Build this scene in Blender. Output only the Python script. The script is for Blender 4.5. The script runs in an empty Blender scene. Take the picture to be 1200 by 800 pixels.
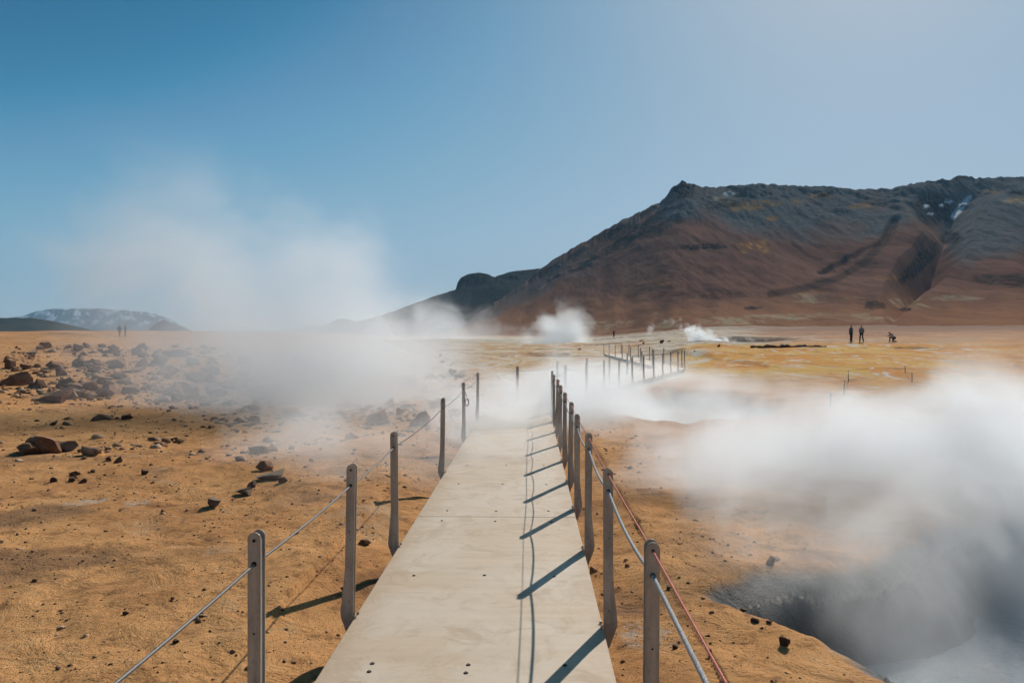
import bpy, bmesh, math, random
import numpy as np
from mathutils import Vector, Matrix

random.seed(7)
rng = np.random.default_rng(11)
SC = bpy.context.scene
COL = SC.collection
F, CX, HY, EYE = 867.0, 622.0, 392.0, 1.7      # focal length in photo pixels, vanishing point, horizon row, eye height

# ------------------------------------------------------------------ numeric helpers
def _hash(ix, iy, seed):
    h = (ix.astype(np.int64) * 374761393 + iy.astype(np.int64) * 668265263 + seed * 974711) & 0x7fffffff
    h = ((h ^ (h >> 13)) * 1274126177) & 0x7fffffff
    h = h ^ (h >> 16)
    return (h & 0xffff) / 65535.0 * 2 * math.pi
def perlin(x, y, seed=0):
    x = np.asarray(x, float); y = np.asarray(y, float)
    ix = np.floor(x); iy = np.floor(y); fx = x - ix; fy = y - iy
    u = fx * fx * fx * (fx * (fx * 6 - 15) + 10); v = fy * fy * fy * (fy * (fy * 6 - 15) + 10)
    def g(a, b):
        t = _hash(ix + a, iy + b, seed)
        return np.cos(t) * (fx - a) + np.sin(t) * (fy - b)
    n0 = g(0, 0) * (1 - u) + g(1, 0) * u
    n1 = g(0, 1) * (1 - u) + g(1, 1) * u
    return (n0 * (1 - v) + n1 * v) * 1.5
def fbm(x, y, octs=4, seed=0, gain=0.5):
    s = 0; a = 1.0; t = 0
    for k in range(octs):
        s = s + a * perlin(x * 2 ** k + 17.3 * k, y * 2 ** k - 9.1 * k, seed + k); t += a; a *= gain
    return s / t
def sstep(a, b, x):
    t = np.clip((np.asarray(x, float) - a) / (b - a), 0, 1)
    return t * t * (3 - 2 * t)
def bump1(x, c, w):
    return np.exp(-((np.asarray(x, float) - c) / w) ** 2)
def seg_dist(x, y, a, b):
    ax, ay = a; bx, by = b
    dx, dy = bx - ax, by - ay
    t = np.clip(((x - ax) * dx + (y - ay) * dy) / (dx * dx + dy * dy), 0, 1)
    return np.hypot(x - ax - t * dx, y - ay - t * dy)
def poly_sdf(x, y, pts):
    """positive inside"""
    x = np.asarray(x, float); y = np.asarray(y, float)
    d = np.full(x.shape, 1e9); ins = np.zeros(x.shape, bool)
    n = len(pts)
    for i in range(n):
        a, b = pts[i], pts[(i + 1) % n]
        d = np.minimum(d, seg_dist(x, y, a, b))
        c = (a[1] > y) != (b[1] > y)
        xi = (b[0] - a[0]) * (y - a[1]) / ((b[1] - a[1]) if b[1] != a[1] else 1e-9) + a[0]
        ins ^= c & (x < xi)
    return np.where(ins, d, -d)

# ------------------------------------------------------------------ layout of the boardwalk
DECK_L = [(-1.06, -5.0), (-1.06, 16.0), (6.57, 38.8), (6.45, 66.0)]
DECK_R = [(0.42, -5.0), (0.42, 17.9), (7.75, 37.2), (7.9, 66.0)]
MID = [((a[0] + b[0]) / 2, (a[1] + b[1]) / 2) for a, b in zip(DECK_L, DECK_R)]
def deck_dist(x, y):
    d = 1e9
    for i in range(3):
        d = np.minimum(d, seg_dist(x, y, MID[i], MID[i + 1]))
    return d - 0.74

PIT = [(1.22, 5.3), (1.7, 5.75), (2.7, 6.05), (3.4, 6.7), (4.1, 7.35), (5.2, 7.5), (6.4, 7.3), (8.2, 6.4), (8.8, 4.0), (7.0, 1.6),
       (3.6, 1.2), (2.4, 1.9), (1.95, 3.2), (1.85, 3.8), (1.6, 4.6), (1.35, 5.0)]
PIT2 = [(5.9, 9.6), (7.0, 10.1), (9.2, 10.0), (9.8, 9.0), (8.0, 8.6), (6.2, 8.9)]
HOLLOW = [(1.7, 19.2), (2.3, 16.6), (3.2, 15.4), (5.2, 16.0), (6.4, 19.0), (6.2, 23.5), (4.6, 24.6), (3.1, 22.9)]

def plain(x, y):
    d = np.hypot(x, y); az = np.degrees(np.arctan2(x, y))
    left = 0.022 * np.clip(d - 40, 0, 90) + 0.006 * np.clip(d - 130, 0, 120)
    mid = 0.0045 * np.clip(d - 40, 0, 400)
    right = 0.020 * np.clip(d - 30, 0, 500)
    wl = sstep(-10, -20, az); wr = sstep(4, 15, az)
    z = left * wl + right * wr + mid * (1 - wl) * (1 - wr)
    return z - np.clip(d - 420, 0, 4000) * 0.03
def terrain(x, y, fine=True):
    x = np.asarray(x, float); y = np.asarray(y, float)
    d = np.hypot(x, y)
    z = plain(x, y)
    near = sstep(70, 10, d)
    z = z + 0.075 * fbm(x * 0.45, y * 0.45, 4, 3) * near + 0.03 * fbm(x * 1.4, y * 1.4, 3, 13) * near + 0.25 * fbm(x * 0.09, y * 0.09, 3, 5) * sstep(4, 22, d) * sstep(400, 60, d)
    z = z + 0.28 * np.clip(fbm(x * 0.16, y * 0.12, 4, 27), -0.1, 1) * sstep(26, 45, d) * sstep(220, 120, d)
    z = z + 0.7 * fbm(x * 0.03, y * 0.03, 3, 8) * sstep(40, 120, d) * sstep(2500, 300, d)
    if fine:
        z = z + 0.030 * fbm(x * 3.0, y * 3.0, 4, 9) * near
        z = z + 0.12 * np.clip(fbm(x * 0.25, y * 0.6, 3, 31), 0, 1) * sstep(14, 30, d) * sstep(160, 60, d)
    e = deck_dist(x, y)
    lo = sstep(0.75, 0.02, e)
    side = np.where(x < -0.3, 1.0, 0.75)
    z = z - 0.09 - 0.16 * lo * side
    z = np.where(e < 0.6, np.minimum(z, -0.12 - 0.1 * lo + 0.03 * fbm(x * 2, y * 2, 2, 4)), z)
    cap = -0.16 + 0.05 * np.clip(e, 0, 9) + 0.5 * np.clip(e - 4, 0, 50)
    z = np.where((y > 13) & (e < 12), np.minimum(z, cap + 0.05 * fbm(x * 0.8, y * 0.8, 3, 6)), z)
    # pits and pools
    wob = 0.16 * fbm(x * 1.3, y * 1.3, 4, 21)
    s = poly_sdf(x, y, PIT) + wob
    z = z + 0.03 * bump1(s, -0.15, 0.25)
    z = z - 1.05 * sstep(-0.05, 0.95, s) - 0.06 * sstep(-0.9, 0, s) * (s < 0.2)
    s2 = poly_sdf(x, y, PIT2) + wob
    z = z - 0.75 * sstep(0.0, 0.4, s2)
    s3 = poly_sdf(x, y, HOLLOW) + 2 * wob
    z = z - 0.6 * sstep(-0.3, 0.8, s3)
    # small mud pools out on the plain
    for (px, py, rx, ry, dep) in MUD:
        q = np.hypot((x - px) / rx, (y - py) / ry) + 0.25 * fbm(x * 0.6, y * 0.6, 3, 40)
        z = z - dep * sstep(1.05, 0.6, q) + 0.25 * dep * bump1(q, 1.2, 0.2)
    # mound under the two people on the left
    q = np.hypot((x + 60.0) / 4.2, (y - 94) / 2.2)
    return z + 0.45 * np.exp(-q * q)
MUD = []
def tz(x, y):
    return float(terrain(np.array([x]), np.array([y]))[0])
def ground_at(px, py):
    """ground point seen at photo pixel px, py (building aid)"""
    ds = np.geomspace(2.2, 300, 600); xs = (px - CX) / F * ds
    zs = terrain(xs, ds); ys = HY + F * (EYE - zs) / ds
    idx = np.where(ys <= py)[0]
    i = idx[0] if len(idx) else len(ds) - 1
    return float(xs[i]), float(ds[i]), float(zs[i])
def _mud(px, dd, rx, ry, dep):
    MUD.append(((px - CX) / F * dd, dd, rx, ry, dep))
_mud(880, 84, 4.6, 6.0, 0.45); _mud(757, 86, 2.6, 2.0, 0.3); _mud(660, 88, 3.0, 2.2, 0.35); _mud(822, 74, 2.4, 1.2, 0.2)
_mud(640, 66, 2.0, 1.4, 0.3); _mud(465, 95, 4.0, 2.4, 0.25); _mud(1078, 57, 2.6, 1.6, 0.25)

# ------------------------------------------------------------------ object helpers
def tag(o, label=None, cat=None, group=None, kind=None):
    if label: o['label'] = label
    if cat: o['category'] = cat
    if group: o['group'] = group
    if kind: o['kind'] = kind
    return o
def link(name, me, mat=None, parent=None):
    o = bpy.data.objects.new(name, me); COL.objects.link(o)
    if mat and me is not None and not me.materials: me.materials.append(mat)
    if parent: o.parent = parent
    return o
def empty(name, loc, rz=0):
    o = bpy.data.objects.new(name, None); COL.objects.link(o)
    o.location = loc; o.rotation_euler = (0, 0, rz); o.empty_display_size = 0.2
    return o
def mesh_np(name, V, Fq, smooth=True):
    me = bpy.data.meshes.new(name)
    me.from_pydata([tuple(v) for v in V], [], [tuple(f) for f in Fq]) if len(V) < 5000 else _fast(me, V, Fq)
    if smooth: me.shade_smooth()
    me.update()
    return me
def _fast(me, V, Fq):
    V = np.asarray(V, np.float32); Fq = np.asarray(Fq, np.int32)
    n, k = Fq.shape
    me.vertices.add(len(V)); me.vertices.foreach_set('co', V.ravel())
    me.loops.add(n * k); me.loops.foreach_set('vertex_index', Fq.ravel())
    me.polygons.add(n); me.polygons.foreach_set('loop_start', np.arange(0, n * k, k, dtype=np.int32))
    me.update(calc_edges=True); me.validate()
def grid_faces(nr, nc):
    i = np.arange(nr * nc).reshape(nr, nc)
    return np.stack([i[:-1, :-1], i[:-1, 1:], i[1:, 1:], i[1:, :-1]], -1).reshape(-1, 4)
def set_attr(me, name, rgba):
    a = me.attributes.new(name, 'FLOAT_COLOR', 'POINT')
    a.data.foreach_set('color', np.clip(np.asarray(rgba, np.float32), 0, 1).ravel())
def bm_mesh(name, bm, smooth=False):
    me = bpy.data.meshes.new(name); bmesh.ops.recalc_face_normals(bm, faces=bm.faces); bm.to_mesh(me); bm.free()
    if smooth: me.shade_smooth()
    return me
def tube_into(bm, pts, r, n=8, twist=0.0, lob=0.0):
    """swept tube; lob > 0 gives a stranded section that twists along the length"""
    pts = [Vector(p) for p in pts]; rings = []; s = 0
    for i, p in enumerate(pts):
        t = (pts[min(i + 1, len(pts) - 1)] - pts[max(i - 1, 0)]).normalized()
        if i: s += (p - pts[i - 1]).length
        up = Vector((0, 0, 1)) if abs(t.z) < 0.9 else Vector((1, 0, 0))
        a = t.cross(up).normalized(); b = a.cross(t).normalized()
        ring = []
        rr = r[i] if isinstance(r, (list, tuple)) else r
        for k in range(n):
            th = 2 * math.pi * k / n + twist * s
            q = rr * (1 + lob * (1 if k % 2 else -1))
            ring.append(bm.verts.new(p + a * (math.cos(th) * q) + b * (math.sin(th) * q)))
        rings.append(ring)
    for i in range(len(rings) - 1):
        for k in range(n):
            bm.faces.new((rings[i][k], rings[i][(k + 1) % n], rings[i + 1][(k + 1) % n], rings[i + 1][k]))
    bm.faces.new(rings[0]); bm.faces.new(rings[-1][::-1])
def prism_into(bm, poly, y0, y1):
    """poly in x,z extruded along y"""
    a = [bm.verts.new((p[0], y0, p[1])) for p in poly]; b = [bm.verts.new((p[0], y1, p[1])) for p in poly]
    bm.faces.new(a); bm.faces.new(b[::-1])
    n = len(poly)
    for i in range(n):
        bm.faces.new((a[i], b[i], b[(i + 1) % n], a[(i + 1) % n]))
def box_into(bm, c, s, rz=0.0):
    m = Matrix.Translation(c) @ Matrix.Rotation(rz, 4, 'Z') @ Matrix.Diagonal((s[0], s[1], s[2], 1))
    bmesh.ops.create_cube(bm, size=1.0, matrix=m)
def cyl_into(bm, c, r, h, axis='Y', n=12, r2=None):
    m = Matrix.Translation(c)
    if axis == 'Y': m = m @ Matrix.Rotation(math.pi / 2, 4, 'X')
    if axis == 'X': m = m @ Matrix.Rotation(math.pi / 2, 4, 'Y')
    bmesh.ops.create_cone(bm, cap_ends=True, segments=n, radius1=r, radius2=r if r2 is None else r2, depth=h, matrix=m)

# ------------------------------------------------------------------ material helpers
class NT:
    def __init__(self, name):
        self.m = bpy.data.materials.new(name); self.m.use_nodes = True
        self.t = self.m.node_tree; self.t.nodes.clear()
        self.out = self.n('ShaderNodeOutputMaterial')
    def n(self, typ, **kw):
        nd = self.t.nodes.new(typ)
        for k, v in kw.items(): setattr(nd, k, v)
        return nd
    def l(self, a, b): self.t.links.new(a, b)
    def put(self, sock, v):
        if hasattr(v, 'is_output') or isinstance(v, bpy.types.NodeSocket): self.l(v, sock)
        elif isinstance(v, (tuple, list)) and len(v) == 3 and sock.type == 'RGBA': sock.default_value = (*v, 1)
        else: sock.default_value = v
    def noise(self, vec, scale, detail=4, rough=0.55, dist=0.0):
        nd = self.n('ShaderNodeTexNoise'); self.put(nd.inputs['Vector'], vec)
        nd.inputs['Scale'].default_value = scale; nd.inputs['Detail'].default_value = detail
        nd.inputs['Roughness'].default_value = rough; nd.inputs['Distortion'].default_value = dist
        return nd.outputs['Fac']
    def math(self, op, a, b=0.0, c=0.0, clamp=False):
        nd = self.n('ShaderNodeMath', operation=op, use_clamp=clamp)
        self.put(nd.inputs[0], a); self.put(nd.inputs[1], b); self.put(nd.inputs[2], c)
        return nd.outputs[0]
    def ramp(self, v, a, b, lo=0.0, hi=1.0, smooth=True):
        nd = self.n('ShaderNodeMapRange', interpolation_type='SMOOTHSTEP' if smooth else 'LINEAR')
        self.put(nd.inputs[0], v)
        for i, q in enumerate((a, b, lo, hi)): nd.inputs[i + 1].default_value = q
        return nd.outputs[0]
    def mix(self, f, a, b, mode='MIX'):
        nd = self.n('ShaderNodeMix', data_type='RGBA', blend_type=mode)
        self.put(nd.inputs[0], f); self.put(nd.inputs[6], a); self.put(nd.inputs[7], b)
        return nd.outputs[2]
    def scalevec(self, v, s):
        nd = self.n('ShaderNodeMapping'); self.l(v, nd.inputs['Vector']); nd.inputs['Scale'].default_value = s
        return nd.outputs[0]
    def obj(self): return self.n('ShaderNodeTexCoord').outputs['Object']
    def attr(self, name):
        a = self.n('ShaderNodeAttribute', attribute_name=name)
        s = self.n('ShaderNodeSeparateColor'); self.l(a.outputs['Color'], s.inputs[0])
        return s.outputs[0], s.outputs[1], s.outputs[2], a.outputs['Alpha']
    def surf(self, col, rough=0.9, metal=0.0, bump=None, bdist=0.01, bstr=1.0, spec=0.3):
        b = self.n('ShaderNodeBsdfPrincipled')
        self.put(b.inputs['Base Color'], col); self.put(b.inputs['Roughness'], rough); self.put(b.inputs['Metallic'], metal)
        b.inputs['Specular IOR Level'].default_value = spec
        if bump is not None:
            bn = self.n('ShaderNodeBump'); bn.inputs['Distance'].default_value = bdist; bn.inputs['Strength'].default_value = bstr
            self.l(bump, bn.inputs['Height']); self.l(bn.outputs[0], b.inputs['Normal'])
        self.l(b.outputs[0], self.out.inputs['Surface'])
        return self.m

def mat_ground():
    t = NT('geothermal_soil'); p = t.obj()
    pale, ochre, red, wet_shade = t.attr('zone'); dark, path, grey, crust = t.attr('zone2')
    n1 = t.noise(p, 0.35, 6, 0.62, 0.4); n2 = t.noise(p, 2.2, 6, 0.68, 0.5); n3 = t.noise(p, 28, 5, 0.75); n4 = t.noise(p, 140, 3, 0.7)
    sx = t.noise(t.scalevec(p, (0.16, 0.09, 1)), 1.0, 9, 0.68, 0.8)
    sx2 = t.noise(t.scalevec(p, (0.36, 0.17, 1)), 1.0, 8, 0.70, 1.2)
    c = t.mix(t.ramp(n1, 0.38, 0.62), SOIL[0], SOIL[1])
    c = t.mix(t.math('MULTIPLY', t.ramp(n2, 0.5, 0.74), 0.55), c, SOIL[2])
    c = t.mix(t.math('MULTIPLY', t.ramp(t.noise(p, 1.1, 7, 0.7, 0.3), 0.57, 0.68), 0.6), c, SOIL[3])
    c = t.mix(t.math('MULTIPLY', t.ramp(t.noise(p, 0.8, 7, 0.72, 0.8), 0.60, 0.72), 0.5), c, SOIL[4])
    mo = t.noise(p, 5.5, 7, 0.72, 0.6)
    c = t.mix(t.math('MULTIPLY', t.ramp(mo, 0.52, 0.66), 0.6), c, (0.175, 0.082, 0.034))
    c = t.mix(t.math('MULTIPLY', t.ramp(mo, 0.46, 0.34), 0.45), c, (0.56, 0.34, 0.17))
    c = t.mix(t.math('MULTIPLY', t.ramp(n3, 0.6, 0.72), 0.55), c, (0.11, 0.055, 0.028))
    c = t.mix(t.math('MULTIPLY', t.ramp(t.noise(p, 55, 3, 0.6), 0.60, 0.68), 0.75), c, (0.06, 0.035, 0.022))
    c = t.mix(t.math('MULTIPLY', t.ramp(n3, 0.42, 0.3), 0.35), c, (0.50, 0.30, 0.16))
    big = t.noise(p, 0.55, 8, 0.68, 1.0)
    c = t.mix(t.math('MULTIPLY', t.ramp(big, 0.53, 0.68), 0.6), c, (0.17, 0.085, 0.042))
    c = t.mix(t.math('MULTIPLY', t.ramp(t.noise(p, 0.42, 8, 0.70, 1.4), 0.57, 0.70), 0.5), c, (0.56, 0.40, 0.26))
    # reddish brown soil
    c = t.mix(t.math('MULTIPLY', red, t.ramp(sx, 0.25, 0.6, 0.55, 1.0)), c, t.mix(t.ramp(sx2, 0.35, 0.65), (0.42, 0.20, 0.10), (0.56, 0.32, 0.17)))
    yy_ = t.n('ShaderNodeSeparateXYZ'); t.l(p, yy_.inputs[0])
    ff = t.math('MULTIPLY', t.ramp(t.math('ADD', yy_.outputs[1], t.math('MULTIPLY', t.math('SUBTRACT', sx, 0.5), 160)), 80, 170), red)
    c = t.mix(ff, c, t.mix(t.ramp(sx2, 0.35, 0.65), (0.25, 0.128, 0.075), (0.33, 0.175, 0.105)))
    # trodden sand path
    c = t.mix(path, c, t.mix(n2, (0.52, 0.33, 0.19), (0.40, 0.235, 0.125)))
    # pale mineral flats
    pm = t.math('MULTIPLY', pale, t.ramp(t.math('ADD', sx, t.math('MULTIPLY', pale, 0.22)), 0.48, 0.66))
    c = t.mix(pm, c, t.mix(t.ramp(sx2, 0.4, 0.62), (0.60, 0.50, 0.385), (0.46, 0.355, 0.25)))
    # grey green clay
    c = t.mix(t.math('MULTIPLY', grey, t.ramp(sx2, 0.47, 0.56)), c, (0.43, 0.41, 0.36))
    # sulphur
    om = t.math('MULTIPLY', ochre, t.ramp(t.math('ADD', sx2, t.math('MULTIPLY', ochre, 0.10)), 0.46, 0.58))
    c = t.mix(om, c, t.mix(t.ramp(sx, 0.42, 0.58), (0.58, 0.235, 0.035), (0.62, 0.36, 0.09)))
    wc = t.noise(t.scalevec(p, (0.5, 0.22, 1)), 1.0, 8, 0.72, 1.6)
    c = t.mix(t.math('MULTIPLY', t.math('MAXIMUM', ochre, grey), t.ramp(wc, 0.55, 0.62)), c, (0.60, 0.55, 0.47))
    c = t.mix(t.math('MULTIPLY', t.math('MAXIMUM', ochre, pale), t.math('MULTIPLY', t.ramp(wc, 0.43, 0.36), 0.8)), c, (0.20, 0.125, 0.075))
    # dark patches, crust, damp clay plus shade painted into the hollow
    c = t.mix(t.math('MULTIPLY', dark, t.ramp(sx2, 0.36, 0.56)), c, (0.075, 0.055, 0.045))
    c = t.mix(t.math('MULTIPLY', crust, t.ramp(t.noise(p, 9, 6, 0.7), 0.42, 0.56)), c, (0.52, 0.45, 0.37))
    c = t.mix(wet_shade, c, t.mix(n2, (0.16, 0.145, 0.13), (0.26, 0.225, 0.19)))
    c = t.mix(0.32, c, t.mix(n4, (0.55, 0.55, 0.55), (1.35, 1.35, 1.35)), 'MULTIPLY')
    h = t.math('ADD', t.math('MULTIPLY', n3, 0.30), t.math('ADD', t.math('MULTIPLY', n2, 1.8), t.math('MULTIPLY', n4, 0.16)))
    return t.surf(c, t.math('SUBTRACT', 0.95, t.math('MULTIPLY', wet_shade, 0.45)), 0, h, 0.04, 1.0, 0.08)

SOIL = [(0.68, 0.345, 0.135), (0.53, 0.25, 0.092), (0.34, 0.155, 0.06), (0.17, 0.08, 0.039), (0.72, 0.47, 0.26)]

def mat_hill(base=((0.162, 0.087, 0.066), (0.228, 0.122, 0.086)), grey=(0.155, 0.155, 0.153), streak=0.03):
    t = NT('hill_scree'); p = t.obj()
    blue, ochre, cream, snow = t.attr('zone'); dark, red, path, dunno = t.attr('zone2')
    ps = t.scalevec(p, (1.0, 0.34, 0.6)); n1 = t.noise(ps, 0.014, 8, 0.62, 0.4); n2 = t.noise(ps, 0.08, 8, 0.68, 0.5); n3 = t.noise(ps, 0.42, 6, 0.72)
    n4 = t.noise(t.scalevec(p, (0.06, 0.012, 0.03)), 1.0, 6, 0.65, 0.3)
    c = t.mix(t.ramp(n1, 0.36, 0.64), base[0], base[1])
    c = t.mix(t.math('MULTIPLY', t.ramp(n4, 0.5, 0.72), 0.5), c, (0.05, 0.03, 0.025))
    c = t.mix(t.math('MULTIPLY', red, t.ramp(n2, 0.3, 0.6, 0.5, 1)), c, (0.30, 0.15, 0.085))
    bl = t.math('MULTIPLY', blue, t.ramp(t.math('ADD', n2, t.math('MULTIPLY', blue, 0.25)), 0.42, 0.66))
    c = t.mix(bl, c, t.mix(t.ramp(n3, 0.35, 0.65), grey, tuple(0.62 * g for g in grey)))
    c = t.mix(t.math('MULTIPLY', t.ramp(n3, 0.60, 0.68), 0.45), c, (0.04, 0.033, 0.03))
    c = t.mix(path, c, (0.065, 0.045, 0.038))
    cm = t.math('MULTIPLY', cream, t.math('MULTIPLY', t.ramp(n2, 0.42, 0.58), t.ramp(n3, 0.36, 0.6)))
    c = t.mix(cm, c, t.mix(t.ramp(n3, 0.4, 0.6), (0.50, 0.40, 0.24), (0.33, 0.28, 0.19)))
    om = t.math('MULTIPLY', ochre, t.math('MULTIPLY', t.ramp(n2, 0.40, 0.55), t.ramp(n3, 0.42, 0.58)))
    c = t.mix(om, c, (0.42, 0.22, 0.055))
    c = t.mix(t.math('MULTIPLY', dark, t.ramp(n3, 0.34, 0.56)), c, (0.03, 0.028, 0.029))
    c = t.mix(t.math('MULTIPLY', snow, t.ramp(t.noise(p, 0.55, 5, 0.7), 0.40, 0.50)), c, (0.80, 0.82, 0.85))
    h = t.math('ADD', t.math('MULTIPLY', n2, 3.0), n3)
    return t.surf(c, 1.0, 0, t.math('ADD', t.math('MULTIPLY', n2, 1.6), n3), 0.9, 0.6, 0.0)

def mat_rock(name, c1, c2, dust):
    t = NT(name); p = t.obj()
    n1 = t.noise(p, 2.2, 6, 0.65, 0.4); n2 = t.noise(p, 14, 5, 0.7); v = t.n('ShaderNodeTexVoronoi'); v.inputs['Scale'].default_value = 26; t.l(p, v.inputs['Vector'])
    c = t.mix(t.ramp(n1, 0.36, 0.64), c1, c2)
    c = t.mix(t.math('MULTIPLY', t.ramp(n2, 0.55, 0.7), 0.6), c, tuple(0.45 * q for q in c1))
    oi = t.n('ShaderNodeObjectInfo')
    c = t.mix(1.0, c, t.mix(oi.outputs['Random'], (0.72, 0.7, 0.7), (1.3, 1.22, 1.15)), 'MULTIPLY')
    g = t.n('ShaderNodeNewGeometry'); s = t.n('ShaderNodeSeparateXYZ'); t.l(g.outputs['Normal'], s.inputs[0])
    up = t.math('MULTIPLY', t.ramp(t.math('ADD', s.outputs[2], t.math('MULTIPLY', t.math('SUBTRACT', n2, 0.5), 0.9)), 0.35, 0.95), 0.75)
    c = t.mix(up, c, dust)
    return t.surf(c, 0.92, 0, t.math('ADD', t.math('MULTIPLY', n2, 1.0), t.math('MULTIPLY', v.outputs['Distance'], 0.35)), 0.04, 0.9, 0.2)

def mat_deck():
    t = NT('weathered_deck_sheet'); p = t.obj()
    grain = t.noise(t.scalevec(p, (0.9, 14, 1)), 1.0, 7, 0.68, 0.4); fine = t.noise(t.scalevec(p, (3, 70, 1)), 1.0, 4, 0.6)
    blot = t.noise(p, 0.9, 6, 0.62, 0.5); sand = t.noise(p, 3.2, 7, 0.72, 0.8); spk = t.noise(p, 90, 3, 0.7)
    c = t.mix(t.ramp(grain, 0.25, 0.75), (0.64, 0.48, 0.325), (0.56, 0.415, 0.275))
    c = t.mix(t.math('MULTIPLY', t.ramp(blot, 0.40, 0.64), 0.55), c, (0.67, 0.565, 0.45))
    c = t.mix(t.math('MULTIPLY', t.ramp(sand, 0.48, 0.68), 0.65), c, (0.47, 0.335, 0.21))
    c = t.mix(t.math('MULTIPLY', t.ramp(fine, 0.56, 0.72), 0.25), c, (0.36, 0.30, 0.24))
    c = t.mix(t.math('MULTIPLY', t.ramp(spk, 0.66, 0.74), 0.45), c, (0.25, 0.19, 0.14))
    st = t.ramp(t.noise(p, 1.5, 8, 0.74, 1.4), 0.55, 0.68)
    c = t.mix(t.math('MULTIPLY', st, 0.6), c, (0.43, 0.30, 0.19))
    # sand blown in along both long edges
    sp = t.n('ShaderNodeSeparateXYZ'); t.l(p, sp.inputs[0])
    edge = t.ramp(t.math('ADD', t.math('ABSOLUTE', t.math('ADD', sp.outputs[0], 0.32)), t.math('MULTIPLY', t.math('SUBTRACT', sand, 0.5), 0.5)), 0.48, 0.80)
    c = t.mix(t.math('MULTIPLY', edge, 0.7), c, (0.46, 0.31, 0.185))
    return t.surf(c, t.ramp(sand, 0.3, 0.7, 0.52, 0.72), 0, t.math('ADD', grain, t.math('MULTIPLY', fine, 0.6)), 0.0012, 0.6, 0.5)

def mat_alu(name='weathered_aluminium', c=(0.46, 0.385, 0.32), metal=0.25, rough=0.45):
    t = NT(name); oi = t.n('ShaderNodeObjectInfo'); va = t.n('ShaderNodeVectorMath', operation='ADD'); t.l(t.obj(), va.inputs[0]); t.l(oi.outputs['Location'], va.inputs[1]); p = va.outputs[0]
    n = t.noise(t.scalevec(p, (6, 6, 1.0)), 3.0, 6, 0.65, 0.3); s = t.noise(p, 60, 4, 0.7)
    col = t.mix(t.ramp(n, 0.35, 0.65), c, tuple(0.68 * q for q in c))
    col = t.mix(t.math('MULTIPLY', t.ramp(s, 0.58, 0.7), 0.5), col, (0.16, 0.10, 0.07))
    return t.surf(col, t.ramp(s, 0.3, 0.7, rough, rough + 0.25), metal, s, 0.0008, 0.6, 0.5)

def mat_plain(name, c, rough=0.85, metal=0.0, var=0.35, scale=20.0):
    t = NT(name); p = t.obj(); n = t.noise(p, scale, 5, 0.65)
    return t.surf(t.mix(n, tuple(q * (1 - var) for q in c), tuple(q * (1 + var) for q in c)), rough, metal, n, 0.002, 0.5, 0.3)
def mat_fleck(name, c1, c2, scale, thr, rough=0.85):
    t = NT(name); p = t.obj(); n = t.noise(p, scale, 3, 0.6)
    return t.surf(t.mix(t.ramp(n, thr - 0.04, thr + 0.04), c1, c2), rough, 0, n, 0.002, 0.6, 0.3)
def mat_water():
    t = NT('hot_pool_water'); p = t.obj()
    n = t.noise(p, 3.0, 5, 0.6, 0.8); n2 = t.noise(p, 13, 4, 0.6, 0.5)
    h = t.math('ADD', n, t.math('MULTIPLY', n2, 0.35))
    return t.surf(t.mix(n, (0.34, 0.38, 0.39), (0.42, 0.45, 0.46)), 0.06, 0, h, 0.10, 1.0, 0.5)

def mat_steam(name, radii, dens, scale, thr, gain=2.6, eh=0.3, ev=0.4, hin=0.55, zlo=-0.3, zhi=1.0, vp=0.0, aniso=0.5, seed=0.0, shear=0.0, step=1.0, flat=1.0, big=0.7, dist=0.6, col=(0.93, 0.962, 0.985)):
    """unit box -1..1; eh / ev: how far the outline is eaten away sideways / with height; vp: density falls off with height"""
    t = NT(name); p = t.obj()
    s = t.n('ShaderNodeSeparateXYZ'); t.l(p, s.inputs[0])
    x = t.math('ADD', s.outputs[0], t.math('MULTIPLY', s.outputs[2], shear)) if shear else s.outputs[0]
    h = t.math('POWER', t.math('ADD', t.math('POWER', t.math('ABSOLUTE', x), 3.0), t.math('POWER', t.math('ABSOLUTE', s.outputs[1]), 3.0)), 1 / 3)
    fh = t.ramp(h, hin, 0.99, 1.0, 0.0); fv = t.ramp(s.outputs[2], zlo, zhi, 1.0, 0.0)
    w = t.n('ShaderNodeMapping'); t.l(p, w.inputs['Vector'])
    w.inputs['Scale'].default_value = (radii[0], radii[1], radii[2] * flat); w.inputs['Location'].default_value = (seed, seed * 0.7, -seed)
    n = t.noise(w.outputs[0], scale, 6, 0.62, dist)
    if big: n = t.math('ADD', n, t.math('MULTIPLY', t.math('SUBTRACT', t.noise(w.outputs[0], scale * 0.37, 2, 0.5, 0.3), 0.5), big))
    v = t.math('SUBTRACT', n, thr)
    v = t.math('SUBTRACT', v, t.math('MULTIPLY', t.math('SUBTRACT', 1.0, fh), eh))
    v = t.math('SUBTRACT', v, t.math('MULTIPLY', t.math('SUBTRACT', 1.0, fv), ev))
    v = t.math('MULTIPLY', v, gain, clamp=True)
    v = t.math('MULTIPLY', v, t.math('MULTIPLY', t.ramp(fh, 0.0, 0.5), t.ramp(fv, 0.0, 0.35)))
    if vp: v = t.math('MULTIPLY', v, t.math('POWER', 2.718, t.math('MULTIPLY', t.math('ADD', s.outputs[2], 1.0), -vp)))
    v = t.math('MULTIPLY', v, dens)
    pv = t.n('ShaderNodeVolumePrincipled'); pv.inputs['Color'].default_value = (*col, 1)
    pv.inputs['Anisotropy'].default_value = aniso
    t.l(v, pv.inputs['Density']); t.l(pv.outputs[0], t.out.inputs['Volume'])
    try: t.m.cycles.volume_step_rate = step
    except Exception: pass
    return t.m

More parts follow.
